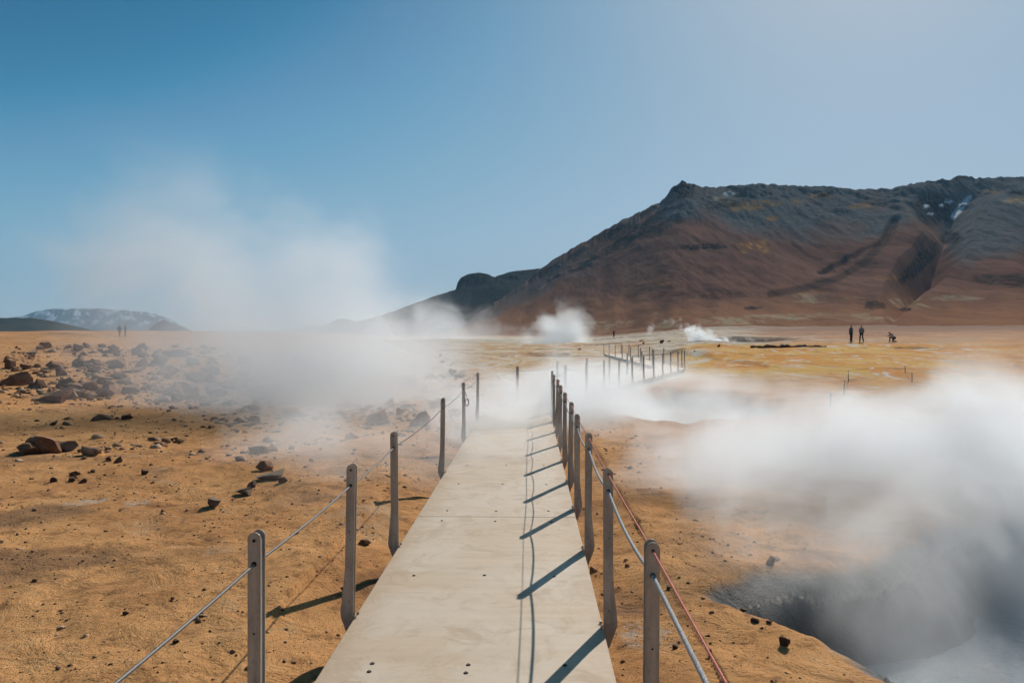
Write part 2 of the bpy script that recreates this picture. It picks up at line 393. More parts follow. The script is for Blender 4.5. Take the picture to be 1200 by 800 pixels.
# ------------------------------------------------------------------ ground
def in_img(x, y, z):
    d = np.maximum(y, 0.3)
    return CX + F * x / d, HY + F * (EYE - z) / d
def build_ground():
    az = np.concatenate([np.arange(-180, -52, 4.0), np.arange(-52, -42, 0.6), np.arange(-42, 44, 0.14), np.arange(44, 54, 0.6), np.arange(54, 180.1, 4.0)])
    rs = np.concatenate([[0.05], np.geomspace(0.5, 2.5, 24)[:-1], np.geomspace(2.5, 9.0, 190)[:-1], np.geomspace(9, 40, 190)[:-1], np.geomspace(40, 300, 190)[:-1], np.geomspace(300, 6000, 60)])
    R, A = np.meshgrid(rs, np.radians(az), indexing='ij')
    x = R * np.sin(A); y = R * np.cos(A)
    z = terrain(x, y)
    d = R
    px, py = in_img(x, y, z)
    front = y > 1
    w1 = fbm(x * 0.05, y * 0.05, 4, 60); w2 = fbm(x * 0.16, y * 0.16, 4, 70)
    azd = np.degrees(A)
    # pale mineral flat: centre, far
    pale = sstep(17, 40, d + 8 * w1) * sstep(-17, -9, azd + 6 * w1) * sstep(23, 12, azd + 8 * w1) * sstep(330, 190, d) * 1.0
    pale = np.maximum(pale, 0.75 * sstep(38, 52, d) * sstep(60, 48, d) * sstep(14, 18, azd) * (w2 > 0.0))
    ochre = sstep(27, 36, d + 6 * w1) * sstep(84, 70, d) * sstep(9, 13, azd + 3 * w1) * sstep(40, 27, azd + 4 * w2)
    ochre = np.maximum(ochre, 0.55 * sstep(24, 40, d) * sstep(150, 100, d) * sstep(-8, -3, azd) * sstep(14, 6, azd))
    ochre = np.maximum(ochre, 0.45 * sstep(22, 27, d) * sstep(45, 36, d) * sstep(16, 22, azd + 4 * w1))
    grey = sstep(30, 38, d) * sstep(95, 75, d) * sstep(4, 9, azd) * sstep(26, 20, azd + 6 * w1)
    grey = np.maximum(grey, 0.7 * sstep(36, 60, d) * sstep(200, 120, d) * sstep(-14, -8, azd) * sstep(10, 2, azd))
    grey = np.maximum(grey, 0.8 * sstep(42, 48, d) * sstep(62, 54, d) * sstep(20, 23, azd) * sstep(33, 28, azd))
    red = sstep(70, 95, d + 12 * w1) * sstep(2, 8, azd + 0.02 * d)
    red = np.maximum(red, sstep(280, 340, d))
    red = np.maximum(red, 0.55 * sstep(7, 13, d) * sstep(34, 26, d) * sstep(5, 9, azd))
    red = np.maximum(red, 0.5 * sstep(30, 60, d) * sstep(-8, -14, azd) * (0.5 + w1))
    # trodden path winding to the people on the right
    pth = np.zeros_like(d)
    pp = [(9.5, 20.0), (15.0, 27.0), (21.5, 38.0), (25.5, 47.0), (32.5, 58.0), (36.5, 70.0), (46, 77), (70, 79)]
    for a, b in zip(pp[:-1], pp[1:]):
        pth = np.maximum(pth, sstep(2.6, 0.7, seg_dist(x, y, a, b) + 1.2 * w2))
    pth = np.maximum(pth, 0.8 * sstep(3.5, 1.0, np.abs(y - 78 - 4 * w1 - 0.02 * x)) * (azd > 6))
    dark = np.zeros_like(d)
    for (mx, my, rx, ry, dep) in MUD:
        q = np.hypot((x - mx) / rx, (y - my) / ry) + 0.35 * fbm(x * 0.5, y * 0.5, 3, 40)
        dark = np.maximum(dark, sstep(1.25, 0.8, q))
    dark = np.maximum(dark, 0.75 * sstep(0.18, 0.42, fbm(x * 0.03, y * 0.09, 4, 90)) * sstep(34, 50, d) * sstep(230, 160, d) * sstep(-16, -10, azd) * sstep(18, 10, azd))
    dark = np.maximum(dark, 0.55 * sstep(0.12, 0.42, fbm(x * 0.5, y * 0.8, 4, 91)) * sstep(20, 9, d) * sstep(4, 0, x))
    dark = np.maximum(dark, 0.3 * sstep(105, 175, d) * sstep(5, 12, azd))
    q = np.hypot((x + 60.0) / 3.6, (y - 94) / 1.8)
    dark = np.maximum(dark, 0.7 * sstep(1.2, 0.7, q))
    crust = np.zeros_like(d)
    for (cx_, cy_, r_, k_) in ((92, 594, 26, 7), (150, 592, 20, 8), (245, 480, 60, 8), (760, 745, 40, 10)):
        gx, gy, gz = ground_at(cx_, cy_)
        s = gy / F
        q = np.hypot((x - gx) / (r_ * s), (y - gy) / (r_ * s * 1.3)) + 0.6 * fbm(x * 2.5, y * 2.5, 4, 77)
        crust = np.maximum(crust, sstep(1.0, 0.5, q) * (0.9 if k_ == 7 else 0.55))
    wob = 0.16 * fbm(x * 1.3, y * 1.3, 4, 21)
    wet_shade = sstep(-0.02, 0.10, poly_sdf(x, y, PIT) + wob)
    wet_shade = np.maximum(wet_shade, sstep(0.0, 0.1, poly_sdf(x, y, PIT2) + wob))
    wet_shade = np.maximum(wet_shade, 0.85 * sstep(0.0, 0.3, poly_sdf(x, y, HOLLOW) + 2 * wob))  # hollow: shade below the boardwalk, painted with the clay colour
    V = np.stack([x, y, z], -1).reshape(-1, 3)
    me = mesh_np('ground', V, grid_faces(len(rs), len(az)))
    set_attr(me, 'zone', np.stack([pale, ochre, red, wet_shade], -1).reshape(-1, 4))
    set_attr(me, 'zone2', np.stack([dark, pth, grey, crust], -1).reshape(-1, 4))
    o = link('ground', me, mat_ground())
    tag(o, 'orange brown geothermal soil with pale and ochre mineral flats', 'ground', kind='structure')
build_ground()

# water in the pool
bm = bmesh.new()
pts = [(0.9, 1.0), (9.4, 0.9), (9.4, 7.9), (0.9, 7.9)]
bm.faces.new([bm.verts.new((p[0], p[1], -0.72)) for p in pts])
o = link('water', bm_mesh('water', bm), mat_water())
tag(o, 'steaming grey hot spring water glittering in the pit', 'water', kind='structure')

# ------------------------------------------------------------------ hills
def build_hill(name, label, prof, rdist, bdist, mat, zones, back=1.6, shape=1.25, foot=-3.0, nz=0.05, dstep=0.07, rows=150, seed=0, jag=0.6, carve=None):
    pxs = np.array([p[0] for p in prof], float); pys = np.array([p[1] for p in prof], float)
    a0, a1 = math.atan((pxs[0] - CX) / F), math.atan((pxs[-1] - CX) / F)
    n = int(math.degrees(a1 - a0) / dstep)
    az = np.linspace(a0, a1, n)
    px = CX + F * np.tan(az)
    yy = np.interp(px, pxs, pys) + jag * fbm(px * 0.12, px * 0 + seed, 4, seed + 3)
    kk = np.arange(-90, 91); g1 = np.exp(-(kk / 30.0) ** 2); g1 /= g1.sum()
    xs1 = np.arange(pxs[0], pxs[-1] + 1.0); y1 = np.interp(xs1, pxs, pys); y1 = np.minimum.reduce([np.roll(np.pad(y1, 12, 'edge'), k)[12:-12] * 0 + y1 for k in (0,)])
    ysm = np.interp(px, xs1, np.convolve(np.pad(y1, 90, 'edge'), g1, 'valid')) + 1.5
    rd = np.interp(px, [q[0] for q in rdist], [q[1] for q in rdist])       # ridge distance along the view axis
    bd = np.interp(px, [q[0] for q in bdist], [q[1] for q in bdist])
    bd = bd * (1 + 0.16 * fbm(px * 0.011, px * 0 + 3.3, 3, seed + 41))
    H = EYE + (HY - yy) / F * rd; Hs = EYE + (HY - ysm) / F * rd
    u = np.concatenate([np.linspace(0, 1, rows), np.linspace(1.03, back, 26)])
    U, PX = np.meshgrid(u, px, indexing='ij')
    D = bd + (rd - bd) * U
    X = (PX - CX) / F * D
    zb = plain(X, D) + foot
    base = np.interp(px, pxs, np.zeros_like(pxs))
    s = np.where(U <= 1, np.power(np.clip(U, 0, 1), shape), 1 - 0.35 * (U - 1) / (back - 1) - 0.3 * ((U - 1) / (back - 1)) ** 2)
    s = np.where(U <= 1, s * (1 - 0.10 * sstep(0.72, 1.0, U)) + 0.10 * sstep(0.72, 1.0, U), s)
    pb = plain((px - CX) / F * bd, bd) + foot
    hgt = np.maximum(Hs + (H - Hs) * np.where(U < 1, sstep(0.86, 0.985, U), sstep(1.3, 1.02, U)) - pb, 0.5)
    Z = plain((PX - CX) / F * bd, bd + 0 * D) + foot + hgt * s
    amp = hgt * nz * np.clip(U * 3, 0, 1)
    ridge = 1 - np.abs(fbm(X * 0.02, D * 0.006, 4, seed + 11))
    Z = Z + amp * (fbm(X * 0.014, D * 0.006, 5, seed + 1) * 1.0 + 0.35 * (ridge - 0.8)) * (1 - 0.8 * bump1(U, 1.0, 0.06))
    Z = Z + 0.012 * hgt * fbm(X * 0.10, D * 0.035, 4, seed + 5) * np.clip(U * 3, 0, 1)
    cr = np.clip(fbm(X * 0.045, D * 0.03, 4, seed + 31) - 0.05, 0, 1)
    Z = Z + 0.075 * hgt * cr * sstep(0.68, 0.9, U + 0.12 * fbm(X * 0.01, D * 0.01, 3, seed + 33)) * sstep(1.01, 0.97, U)
    if carve is not None: Z = carve(Z, PX, U, X, D, hgt)
    # keep the skyline: nothing may stand above its own ridge
    ang = (Z - EYE) / D; top = ((H - EYE) / rd)
    Z = np.where(ang > top, EYE + top * D, Z)
    IX, IY = PX, HY - F * (Z - EYE) / D
    me = mesh_np(name, np.stack([X, D, Z], -1).reshape(-1, 3), grid_faces(len(u), n))
    z1, z2 = zones(IX, IY, U, X, D)
    set_attr(me, 'zone', np.stack(np.broadcast_arrays(*z1), -1).reshape(-1, 4)); set_attr(me, 'zone2', np.stack(np.broadcast_arrays(*z2), -1).reshape(-1, 4))
    o = link(name, me, mat)
    tag(o, label, 'hill', kind='structure')
    return o

def blob(x, y, cx, cy, rx, ry, seed=0, k=0.6):
    q = np.hypot((x - cx) / rx, (y - cy) / ry) + k * fbm(x / rx * 0.9, y / ry * 0.9, 4, seed)
    return sstep(1.05, 0.6, q)
def line(x, y, pts, w):
    m = 0
    for a, b in zip(pts[:-1], pts[1:]):
        m = np.maximum(m, sstep(w, w * 0.35, seg_dist(x, y, a, b)))
    return m

GULLY = [(1140, 0.93), (1112, 0.86), (1100, 0.74), (1098, 0.62), (1086, 0.5), (1062, 0.33), (1046, 0.22), (1040, 0.10)]
def carve_main(Z, PX, U, X, D, hgt):
    gu = np.array([g[1] for g in GULLY][::-1]); gx = np.array([g[0] for g in GULLY][::-1])
    c = np.interp(U, gu, gx) + 1.2 * fbm(U * 6, U * 3, 3, 88)
    w = np.interp(U, [0.08, 0.3, 0.5, 0.62, 0.8, 0.95], [7, 30, 34, 26, 46, 55])
    dep = np.interp(U, [0.05, 0.25, 0.42, 0.58, 0.66, 0.8, 0.93, 1.0], [0.0, 0.05, 0.17, 0.11, 0.13, 0.17, 0.07, 0.0])
    t = (PX - c) / w
    v = np.where(t < 0, np.clip(1 + t, 0, 1), np.clip(1 - t * 0.75, 0, 1))
    Z = Z - hgt * dep * v ** 1.1
    Z = Z + hgt * 0.05 * bump1(PX, 1150, 60) * bump1(U, 0.72, 0.22)
    # shoulder and outcrops high on the left
    Z = Z + hgt * 0.03 * np.clip(fbm(X * 0.03, D * 0.03, 4, 44), 0, 1) * sstep(0.7, 0.85, U) * sstep(1.0, 0.97, U)
    Z = Z - hgt * 0.02 * line(PX, U * 400, [(1042, 290), (1030, 240), (1000, 200), (960, 165)], 9)
    return Z
def zones_main(x, y, u, X, D):
    w = fbm(x * 0.02, y * 0.03, 4, 50); w2 = fbm(x * 0.06, y * 0.09, 4, 51)
    blue = sstep(285, 232, y + 40 * w) * sstep(640, 760, x) + 0.9 * blob(x, y, 1160, 270, 95, 40, 5) * sstep(1085, 1110, x) + 0.55 * blob(x, y, 960, 262, 120, 26, 7)
    blue = np.maximum(blue, 0.6 * sstep(0.55, 0.8, u + 0.2 * w) * sstep(760, 620, x))
    ochre = 0
    for (a, b, c, d_) in ((1036, 326, 17, 4), (903, 257, 9, 4), (893, 240, 22, 5), (930, 237, 12, 4), (960, 231, 20, 4), (1002, 244, 14, 4), (870, 243, 30, 7), (880, 290, 20, 10),
                          (1150, 228, 14, 3), (1185, 236, 18, 4), (780, 330, 16, 6), (835, 392, 40, 5)):
        ochre = np.maximum(ochre, blob(x, y, a, b, c, d_, 9))
    ochre = ochre * 0.85
    cream = 0
    for (a, b, c, d_) in ((850, 236, 20, 6), (865, 376, 45, 6), (930, 372, 70, 5), (1010, 375, 60, 4), (1110, 350, 36, 4), (1060, 356, 30, 8), (940, 350, 35, 6), (790, 326, 14, 6), (720, 380, 60, 5), (1185, 240, 30, 5),
                          (660, 385, 60, 4), (1000, 352, 26, 5)):
        cream = np.maximum(cream, blob(x, y, a, b, c, d_, 12))
    cream = np.maximum(cream, 0.8 * line(x, y + 3 * w2, [(700, 386), (800, 378), (880, 374), (960, 372), (1010, 372)], 6))
    cream = np.maximum(cream, 0.25 * line(x, y, [(1112, 262), (1100, 290)], 4))
    cream = np.maximum(cream, 0.3 * line(x, y, [(1046, 232), (1075, 268), (1098, 290)], 4))
    snow = np.maximum.reduce([line(x + 2.5 * w2, y, [(1127, 234), (1119, 243), (1110, 256)], 4.5), blob(x, y, 1103, 239, 6, 2.2, 3, 1.0), blob(x, y, 1095, 243, 3, 2, 5, 1.0), blob(x, y, 1078, 244, 4, 2.5, 4, 1.0), blob(x, y, 1083, 253, 4, 2, 6, 1.0), 0.5 * blob(x, y, 852, 229, 8, 3, 8)])
    dark = np.maximum.reduce([blob(x, y, 1085, 248, 26, 22, 13, 0.3), blob(x + 0.6 * (y - 308), y, 1070, 308, 17, 24, 14, 0.8), blob(x, y, 1106, 281, 15, 9, 15, 0.3), blob(x, y, 822, 290, 30, 5, 16),  # gully blobs paint its shade over the carved shape
                              blob(x, y, 800, 222, 22, 14, 17), 0.8 * blob(x, y, 852, 239, 22, 8, 18), 0.7 * blob(x, y, 720, 270, 70, 14, 19), blob(x, y, 1125, 211, 18, 3, 20), blob(x, y, 1190, 229, 20, 4, 21),
                              0.8 * blob(x, y, 1170, 330, 45, 9, 22), blob(x, y, 1055, 363, 8, 3, 23), 0.8 * blob(x, y, 1020, 358, 14, 7, 24), blob(x, y, 880, 361, 12, 2.5, 25), 0.7 * blob(x, y, 960, 230, 10, 3, 26),  # the thin flat blob paints the shadow of a pale slab
                              blob(x, y, 1025, 241, 10, 3, 27), 0.55 * blob(x, y, 830, 345, 50, 8, 28), 0.5 * sstep(0.2, 0.5, w2) * sstep(260, 225, y)])
    path = 0.7 * line(x + 2 * w2, y, [(1042, 262), (1030, 285), (1008, 308), (980, 326), (940, 338), (900, 345)], 6)
    red = sstep(332, 372, y + 20 * w)
    return (np.clip(blue, 0, 1), ochre, cream, snow), (dark, red, path, 0 * x)

MAIN = [(470, 396), (520, 389), (545, 378), (570, 361), (600, 341), (625, 322), (650, 303), (690, 280), (720, 263), (750, 248), (768, 240), (778, 233), (785, 223), (793, 217), (798, 213), (803, 214), (815, 219),
        (835, 221), (855, 219), (870, 218), (890, 217), (920, 219), (960, 220), (1000, 224), (1040, 223), (1060, 218), (1090, 214), (1106, 213), (1114, 209), (1124, 209), (1132, 212), (1160, 211), (1200, 210), (1270, 207),
        (1360, 214), (1450, 240), (1560, 300), (1650, 360)]
build_hill('mountain', 'large brown and blue grey scree mountain with a dark gully and old snow', MAIN,
           [(470, 560), (620, 620), (800, 600), (1000, 640), (1200, 700), (1650, 700)], [(470, 420), (620, 330), (800, 240), (1000, 200), (1200, 170), (1650, 150)],
           mat_hill(), zones_main, seed=1, carve=carve_main, foot=-1.2, shape=1.5, nz=0.045, rows=260, dstep=0.05, jag=3.2)
def zones_rear(x, y, u, X, D):
    blue = np.clip(sstep(0.3, 0.7, u + 0.3 * fbm(x * .03, y * .05, 3, 5)), 0, 1) * 0.8
    dark = np.maximum.reduce([blob(x, y, 560, 328, 24, 10, 3, .3), blob(x, y, 590, 322, 35, 4, 4), 0.6 * blob(x, y, 560, 350, 40, 14, 6), 0.5 * blob(x, y, 395, 383, 20, 8, 7)])
    return (blue, 0 * x, 0 * x, 0 * x), (dark, 0.6 * sstep(0.35, 0.1, u), 0 * x, 0 * x)
REAR = [(330, 395), (352, 391), (366, 388), (380, 380), (386, 377), (398, 373), (408, 374), (416, 377), (426, 375), (440, 371), (460, 365), (480, 357), (500, 350), (520, 343), (534, 339), (536, 331), (540, 325), (548, 321),
        (562, 319), (574, 322), (580, 324), (596, 319), (612, 316), (626, 315), (660, 312), (720, 330), (780, 392)]
build_hill('hill', 'dark ridge with a black crag running down behind the mountain', REAR, [(330, 760), (560, 860), (780, 900)], [(330, 620), (560, 640), (780, 640)],
           mat_hill(base=((0.055, 0.036, 0.029), (0.08, 0.048, 0.034)), grey=(0.05, 0.057, 0.058)), zones_rear, seed=30, rows=90, jag=1.0, shape=1.15)
def zones_plain(bl, dk=0.0, sn=0.0):
    def f(x, y, u, X, D):
        s = sn * sstep(0.02, 0.25, fbm(x * 0.09, y * 0.16, 4, 71)) * sstep(0.55, 0.85, u)
        return (bl + 0 * x, 0 * x, 0 * x, s), (dk * sstep(-0.2, 0.2, fbm(x * 0.05, y * 0.1, 3, 72)), 0 * x, 0 * x, 0 * x)
    return f
LOWH = [(-140, 376), (-60, 372), (0, 372), (26, 372), (48, 375), (72, 380), (94, 385), (112, 390), (135, 396)]
build_hill('hill.001', 'low dark green hill at the left horizon in front of the blue mesa', LOWH, [(-140, 900), (135, 1000)], [(-140, 620), (135, 700)],
           mat_hill(base=((0.035, 0.045, 0.035), (0.06, 0.06, 0.042)), grey=(0.05, 0.06, 0.05)), zones_plain(0.5, 0.6), seed=40, rows=40, jag=0.6, foot=-8, dstep=0.1)
MESA = [(-140, 378), (-20, 374), (16, 370), (30, 365), (48, 361.5), (80, 361), (110, 361), (140, 363), (165, 365), (185, 370), (202, 377), (216, 385), (228, 393)]
build_hill('hill.002', 'far blue table mountain with snow patches on the left horizon', MESA, [(-140, 4100), (228, 4300)], [(-140, 3300), (228, 3500)],
           mat_hill(base=((0.05, 0.05, 0.05), (0.075, 0.07, 0.06)), grey=(0.08, 0.09, 0.09)), zones_plain(0.5, 0.3, 0.9), seed=50, rows=40, jag=0.5, foot=-80, dstep=0.08, shape=0.7)
CONE = [(155, 394), (166, 388), (174, 381), (180, 377), (186, 374.5), (192, 376), (200, 379), (212, 384), (226, 390), (240, 395)]
build_hill('hill.003', 'small grey cone hill veiled by steam on the left horizon', CONE, [(155, 1500), (240, 1500)], [(155, 1300), (240, 1300)],
           mat_hill(base=((0.07, 0.06, 0.05), (0.09, 0.075, 0.06)), grey=(0.08, 0.085, 0.085)), zones_plain(0.5, 0.3), seed=60, rows=40, jag=0.5, foot=-30, dstep=0.06)
PALEH = [(318, 395), (334, 390), (345, 385), (358, 382), (368, 380), (384, 379), (400, 384), (430, 396)]
build_hill('hill.004', 'faint pale blue hill beyond the foot of the dark ridge', PALEH, [(318, 4300), (430, 4300)], [(318, 3900), (430, 3900)],
           mat_hill(base=((0.07, 0.07, 0.07), (0.09, 0.085, 0.08)), grey=(0.09, 0.1, 0.1)), zones_plain(0.5), seed=70, rows=30, jag=0.4, foot=-80, dstep=0.08)

# ------------------------------------------------------------------ boardwalk
M_DECK = mat_deck(); M_ALU = mat_alu(); M_ALUEDGE = mat_alu('brushed_aluminium_edge', (0.52, 0.49, 0.45), 0.6, 0.3)
M_DARK = mat_plain('dark_rubber_grommet', (0.018, 0.017, 0.016)); M_BOLT = mat_plain('rusty_bolt', (0.05, 0.035, 0.028), 0.6, 0.4)
M_BEAM = mat_plain('grey_timber_beam', (0.16, 0.13, 0.10))
walk = empty('boardwalk', (0, 0, 0))
tag(walk, 'pale weathered boardwalk running through the steam and bending right', 'boardwalk', kind='structure')
def lerp(a, b, t): return (a[0] + (b[0] - a[0]) * t, a[1] + (b[1] - a[1]) * t)
def deck_quad(l0, r0, l1, r1, name='deck_panel'):
    bm = bmesh.new()
    P = [l0, r0, r1, l1]
    lo = [bm.verts.new((p[0], p[1], -0.045)) for p in P]; hi = [bm.verts.new((p[0], p[1], 0.0)) for p in P]
    bm.faces.new(lo[::-1]); bm.faces.new(hi)
    for i in range(4): bm.faces.new((lo[i], lo[(i + 1) % 4], hi[(i + 1) % 4], hi[i]))
    bmesh.ops.bevel(bm, geom=[e for e in bm.edges if abs(e.verts[0].co.z - e.verts[1].co.z) < 1e-4 and e.verts[0].co.z > -0.01], offset=0.003, segments=1, affect='EDGES')
    return link(name, bm_mesh(name, bm), M_DECK, walk)
def shrink(a, b, g):      # pull a towards b by g metres
    L = math.hypot(b[0] - a[0], b[1] - a[1]); return lerp(a, b, g / L)
deck_len = 6.0
g = 0.004
seams = [-5.11, 0.89, 6.89, 12.89]
for a, b in zip(seams[:-1], seams[1:]):
    deck_quad((-1.06, a + g), (0.42, a + g), (-1.06, b - g), (0.42, b - g))
deck_quad((-1.06, 12.89 + g), (0.42, 12.89 + g), (-1.06, 16.0 - g), (0.42, 17.9 - g))
for si, cnt in ((1, 4), (2, 5)):
    l0, l1, r0, r1 = DECK_L[si], DECK_L[si + 1], DECK_R[si], DECK_R[si + 1]
    for k in range(cnt):
        a, b = k / cnt, (k + 1) / cnt
        la, lb, ra, rb = lerp(l0, l1, a), lerp(l0, l1, b), lerp(r0, r1, a), lerp(r0, r1, b)
        deck_quad(shrink(la, lb, g), shrink(ra, rb, g), shrink(lb, la, g), shrink(rb, ra, g))
# frame beams and bearers under the sheets
for si in range(3):
    for L, s in ((DECK_L, 1), (DECK_R, -1)):
        a, b = L[si], L[si + 1]
        dx, dy = b[0] - a[0], b[1] - a[1]; ln = math.hypot(dx, dy); nx, ny = dy / ln * s, -dx / ln * s
        bm = bmesh.new()
        box_into(bm, ((a[0] + b[0]) / 2 + nx * 0.07, (a[1] + b[1]) / 2 + ny * 0.07, -0.125), (0.06, ln - 0.4, 0.15), -math.atan2(dx, dy))
        link('beam', bm_mesh('beam', bm), M_BEAM, walk)
def bolt_at(x, y, s=1.0):
    bm = bmesh.new()
    cyl_into(bm, (x, y, 0.0015), 0.011 * s, 0.006, 'Z', 12, 0.008 * s)
    return bm
bolt_me = None
for yb in (3.80, 3.70, 5.2, 6.72, 7.12, 8.4, 9.6, 10.9, 12.6, 13.2):
    for xb in (-0.815, -0.325, 0.175):
        if abs(yb - 3.70) < 0.01 and xb == 0.175: continue
        jx = random.uniform(-0.012, 0.012); jy = random.uniform(-0.012, 0.012)
        if bolt_me is None: bolt_me = bm_mesh('deck_bolt', bolt_at(0, 0, 1.25)); bolt_me.materials.append(M_BOLT)
        o = link('deck_bolt', bolt_me, None, walk); o.location = (xb + jx + (0.01 if yb == 3.7 else 0), yb + jy, 0)

# posts
PH = 0.92
def plate_poly():
    w = 0.052; r = w / 2
    pts = [(0.0, -0.13), (0.030, -0.115), (0.074, 0.005), (0.076, 0.035), (w + 0.004, 0.235), (w, 0.30)]
    for k in range(0, 11):
        th = math.pi * k / 10
        pts.append((r + r * math.cos(th), PH - r + r * math.sin(th)))
    return pts
def make_post():
    root = empty('post', (0, 0, 0))
    for y0 in (-0.027, 0.019):
        bm = bmesh.new(); prism_into(bm, plate_poly(), y0, y0 + 0.008)
        bmesh.ops.bevel(bm, geom=[e for e in bm.edges if abs(e.verts[0].co.y - e.verts[1].co.y) < 1e-5], offset=0.0015, segments=2, affect='EDGES')
        pl = link('plate', bm_mesh('plate', bm), M_ALU, root)
        for zz, rr in ((PH - 0.032, 0.0065), (PH - 0.125, 0.0105)):
            b2 = bmesh.new(); yf = y0 - 0.001 if y0 < 0 else y0 + 0.009
            cyl_into(b2, (0.026, yf, zz), rr, 0.004, 'Y', 14)
            link('grommet', bm_mesh('grommet', b2), M_DARK, pl)
        for zz in (0.52, 0.10):
            b3 = bmesh.new(); cyl_into(b3, (0.026, y0 - 0.001 if y0 < 0 else y0 + 0.009, zz), 0.004, 0.004, 'Y', 8)
            link('rivet', bm_mesh('rivet', b3), M_BOLT, pl)
    bm = bmesh.new()
    web = [(0.007, -0.12), (0.026, -0.11), (0.060, 0.01), (0.044, 0.235), (0.044, PH - 0.035), (0.036, PH - 0.018), (0.016, PH - 0.018), (0.007, PH - 0.035)]
    prism_into(bm, web, -0.0189, 0.0189)
    link('web', bm_mesh('web', bm), M_ALUEDGE, root)
    bm = bmesh.new()
    box_into(bm, (-0.004, 0, -0.075), (0.007, 0.10, 0.09)); br = link('bracket', bm_mesh('bracket', bm), M_ALUEDGE, root)
    for yy in (-0.034, 0.034):
        bm = bmesh.new(); cyl_into(bm, (-0.016, yy, 0.009), 0.008, 0.016, 'Z', 8)
        link('bolt', bm_mesh('bolt', bm), M_ALUEDGE, br)
    return root
def copy_tree(o, parent=None):
    c = o.copy(); COL.objects.link(c)
    if parent is not None: c.parent = parent
    for ch in list(o.children): copy_tree(ch, c)
    return c
POST = make_post(); used = [False]
posts_l, posts_r = [], []
def put_post(x, y, rz, mirror, label, group, lst, lean=0.0, h=1.0):
    o = POST if not used[0] else copy_tree(POST); used[0] = True
    o.location = (x, y, 0); o.rotation_euler = (0, lean, rz + (math.pi if mirror else 0)); o.scale = (1, 1, h)
    tag(o, label, 'post', group)
    m = Matrix.Translation((x, y, 0)) @ o.rotation_euler.to_matrix().to_4x4()
    lst.append((m @ Vector((0.026, 0, (PH - 0.032) * h)), m @ Vector((0.026, 0, (PH - 0.125) * h))))
ORD = ['nearest', 'second', 'third', 'fourth', 'fifth', 'sixth', 'seventh', 'eighth', 'ninth', 'tenth', 'eleventh', 'twelfth']
RD = [2.81, 4.32, 5.87, 7.27, 8.58, 10.0, 11.45, 12.95, 14.45, 16.0]
LD = [2.91, 4.43, 5.92, 9.1, 12.1, 15.2]
extra_r = {0: 'with grey and red ropes', 1: 'leaning over its shadow on the deck', 2: 'with grey and red ropes', 3: 'half veiled by steam'}
for i, d in enumerate(RD):
    t = '%s metal post on right edge of boardwalk, %s' % (ORD[i], 'holding red and grey ropes' if i < 4 else 'fading into the steam')
    put_post(0.428, d, random.uniform(-.02, .02), False, t, 'posts along the right edge of the straight boardwalk', posts_r, random.uniform(-0.016, 0.022))
for i, d in enumerate(LD):
    t = '%s metal post on left edge of boardwalk, %s' % (ORD[i], 'threaded with a steel cable' if i < 3 else 'with steel cable, in thin steam')
    put_post(-1.068, d, random.uniform(-.02, .02), True, t, 'posts along the left edge of the straight boardwalk', posts_l, random.uniform(-0.022, 0.016))
def edge_posts(edge, si, cnt, off, mirror, fmt, group, lst, t0=0.06, t1=0.97):
    a, b = edge[si], edge[si + 1]
    dx, dy = b[0] - a[0], b[1] - a[1]; L = math.hypot(dx, dy); rz = -math.atan2(dx, dy)
    nx, ny = dy / L, -dx / L
    for k in range(cnt):
        t = t0 + (t1 - t0) * k / (cnt - 1)
        x, y = a[0] + dx * t + nx * off, a[1] + dy * t + ny * off
        put_post(x, y, rz, mirror, fmt % ORD[k], group, lst)
q2r, q2l, q3r, q3l = [], [], [], []
edge_posts(DECK_R, 1, 11, 0.008, False, '%s post from the bend on near side of the slanting boardwalk stretch', 'posts along the near side of the slanting boardwalk stretch', q2r)
edge_posts(DECK_L, 1, 7, -0.008, True, '%s post from the bend on far side of the slanting boardwalk stretch', 'posts along the far side of the slanting boardwalk stretch', q2l, 0.10)
edge_posts(DECK_R, 2, 6, 0.008, False, '%s post on right side of the farthest boardwalk stretch', 'posts along the right side of the farthest boardwalk stretch', q3r, 0.04)
edge_posts(DECK_L, 2, 7, -0.008, True, '%s post on left side of the farthest boardwalk stretch', 'posts along the left side of the farthest boardwalk stretch', q3l, 0.04)

# ropes and cables: each run is one thing
def run_pts(ps, sag, n=14, seed=0):
    rr = random.Random(seed); out = []
    for i in range(len(ps) - 1):
        s = (sag[i] if isinstance(sag, (list, tuple)) and i < len(sag) else (sag[-1] if isinstance(sag, (list, tuple)) else sag)) * rr.uniform(0.7, 1.2)
        n_i = n if isinstance(n, int) else n[min(i, len(n) - 1)]
        for k in range(n_i):
            t = k / n_i; p = ps[i].lerp(ps[i + 1], t); p.z -= 4 * s * t * (1 - t); out.append(p)
    out.append(ps[-1]); return out
def rope(name, ps, r, sag, mat, label, cat, n=8, twist=0.0, lob=0.0, seg=14):
    bm = bmesh.new(); tube_into(bm, run_pts(ps, sag, seg), r, n, twist, lob)
    o = link(name, bm_mesh(name, bm, True), mat); tag(o, label, cat); return o
M_CABLE = mat_plain('galvanised_cable', (0.17, 0.16, 0.15), 0.55, 0.3, 0.35, 60)
M_GREY = mat_fleck('grey_flecked_rope', (0.50, 0.49, 0.47), (0.25, 0.25, 0.25), 260, 0.52)
M_RED = mat_fleck('red_rope', (0.72, 0.20, 0.165), (0.75, 0.55, 0.48), 420, 0.60)
ll = [p[1] for p in posts_l]; up = [p[0] for p in posts_r]; lo = [p[1] for p in posts_r]
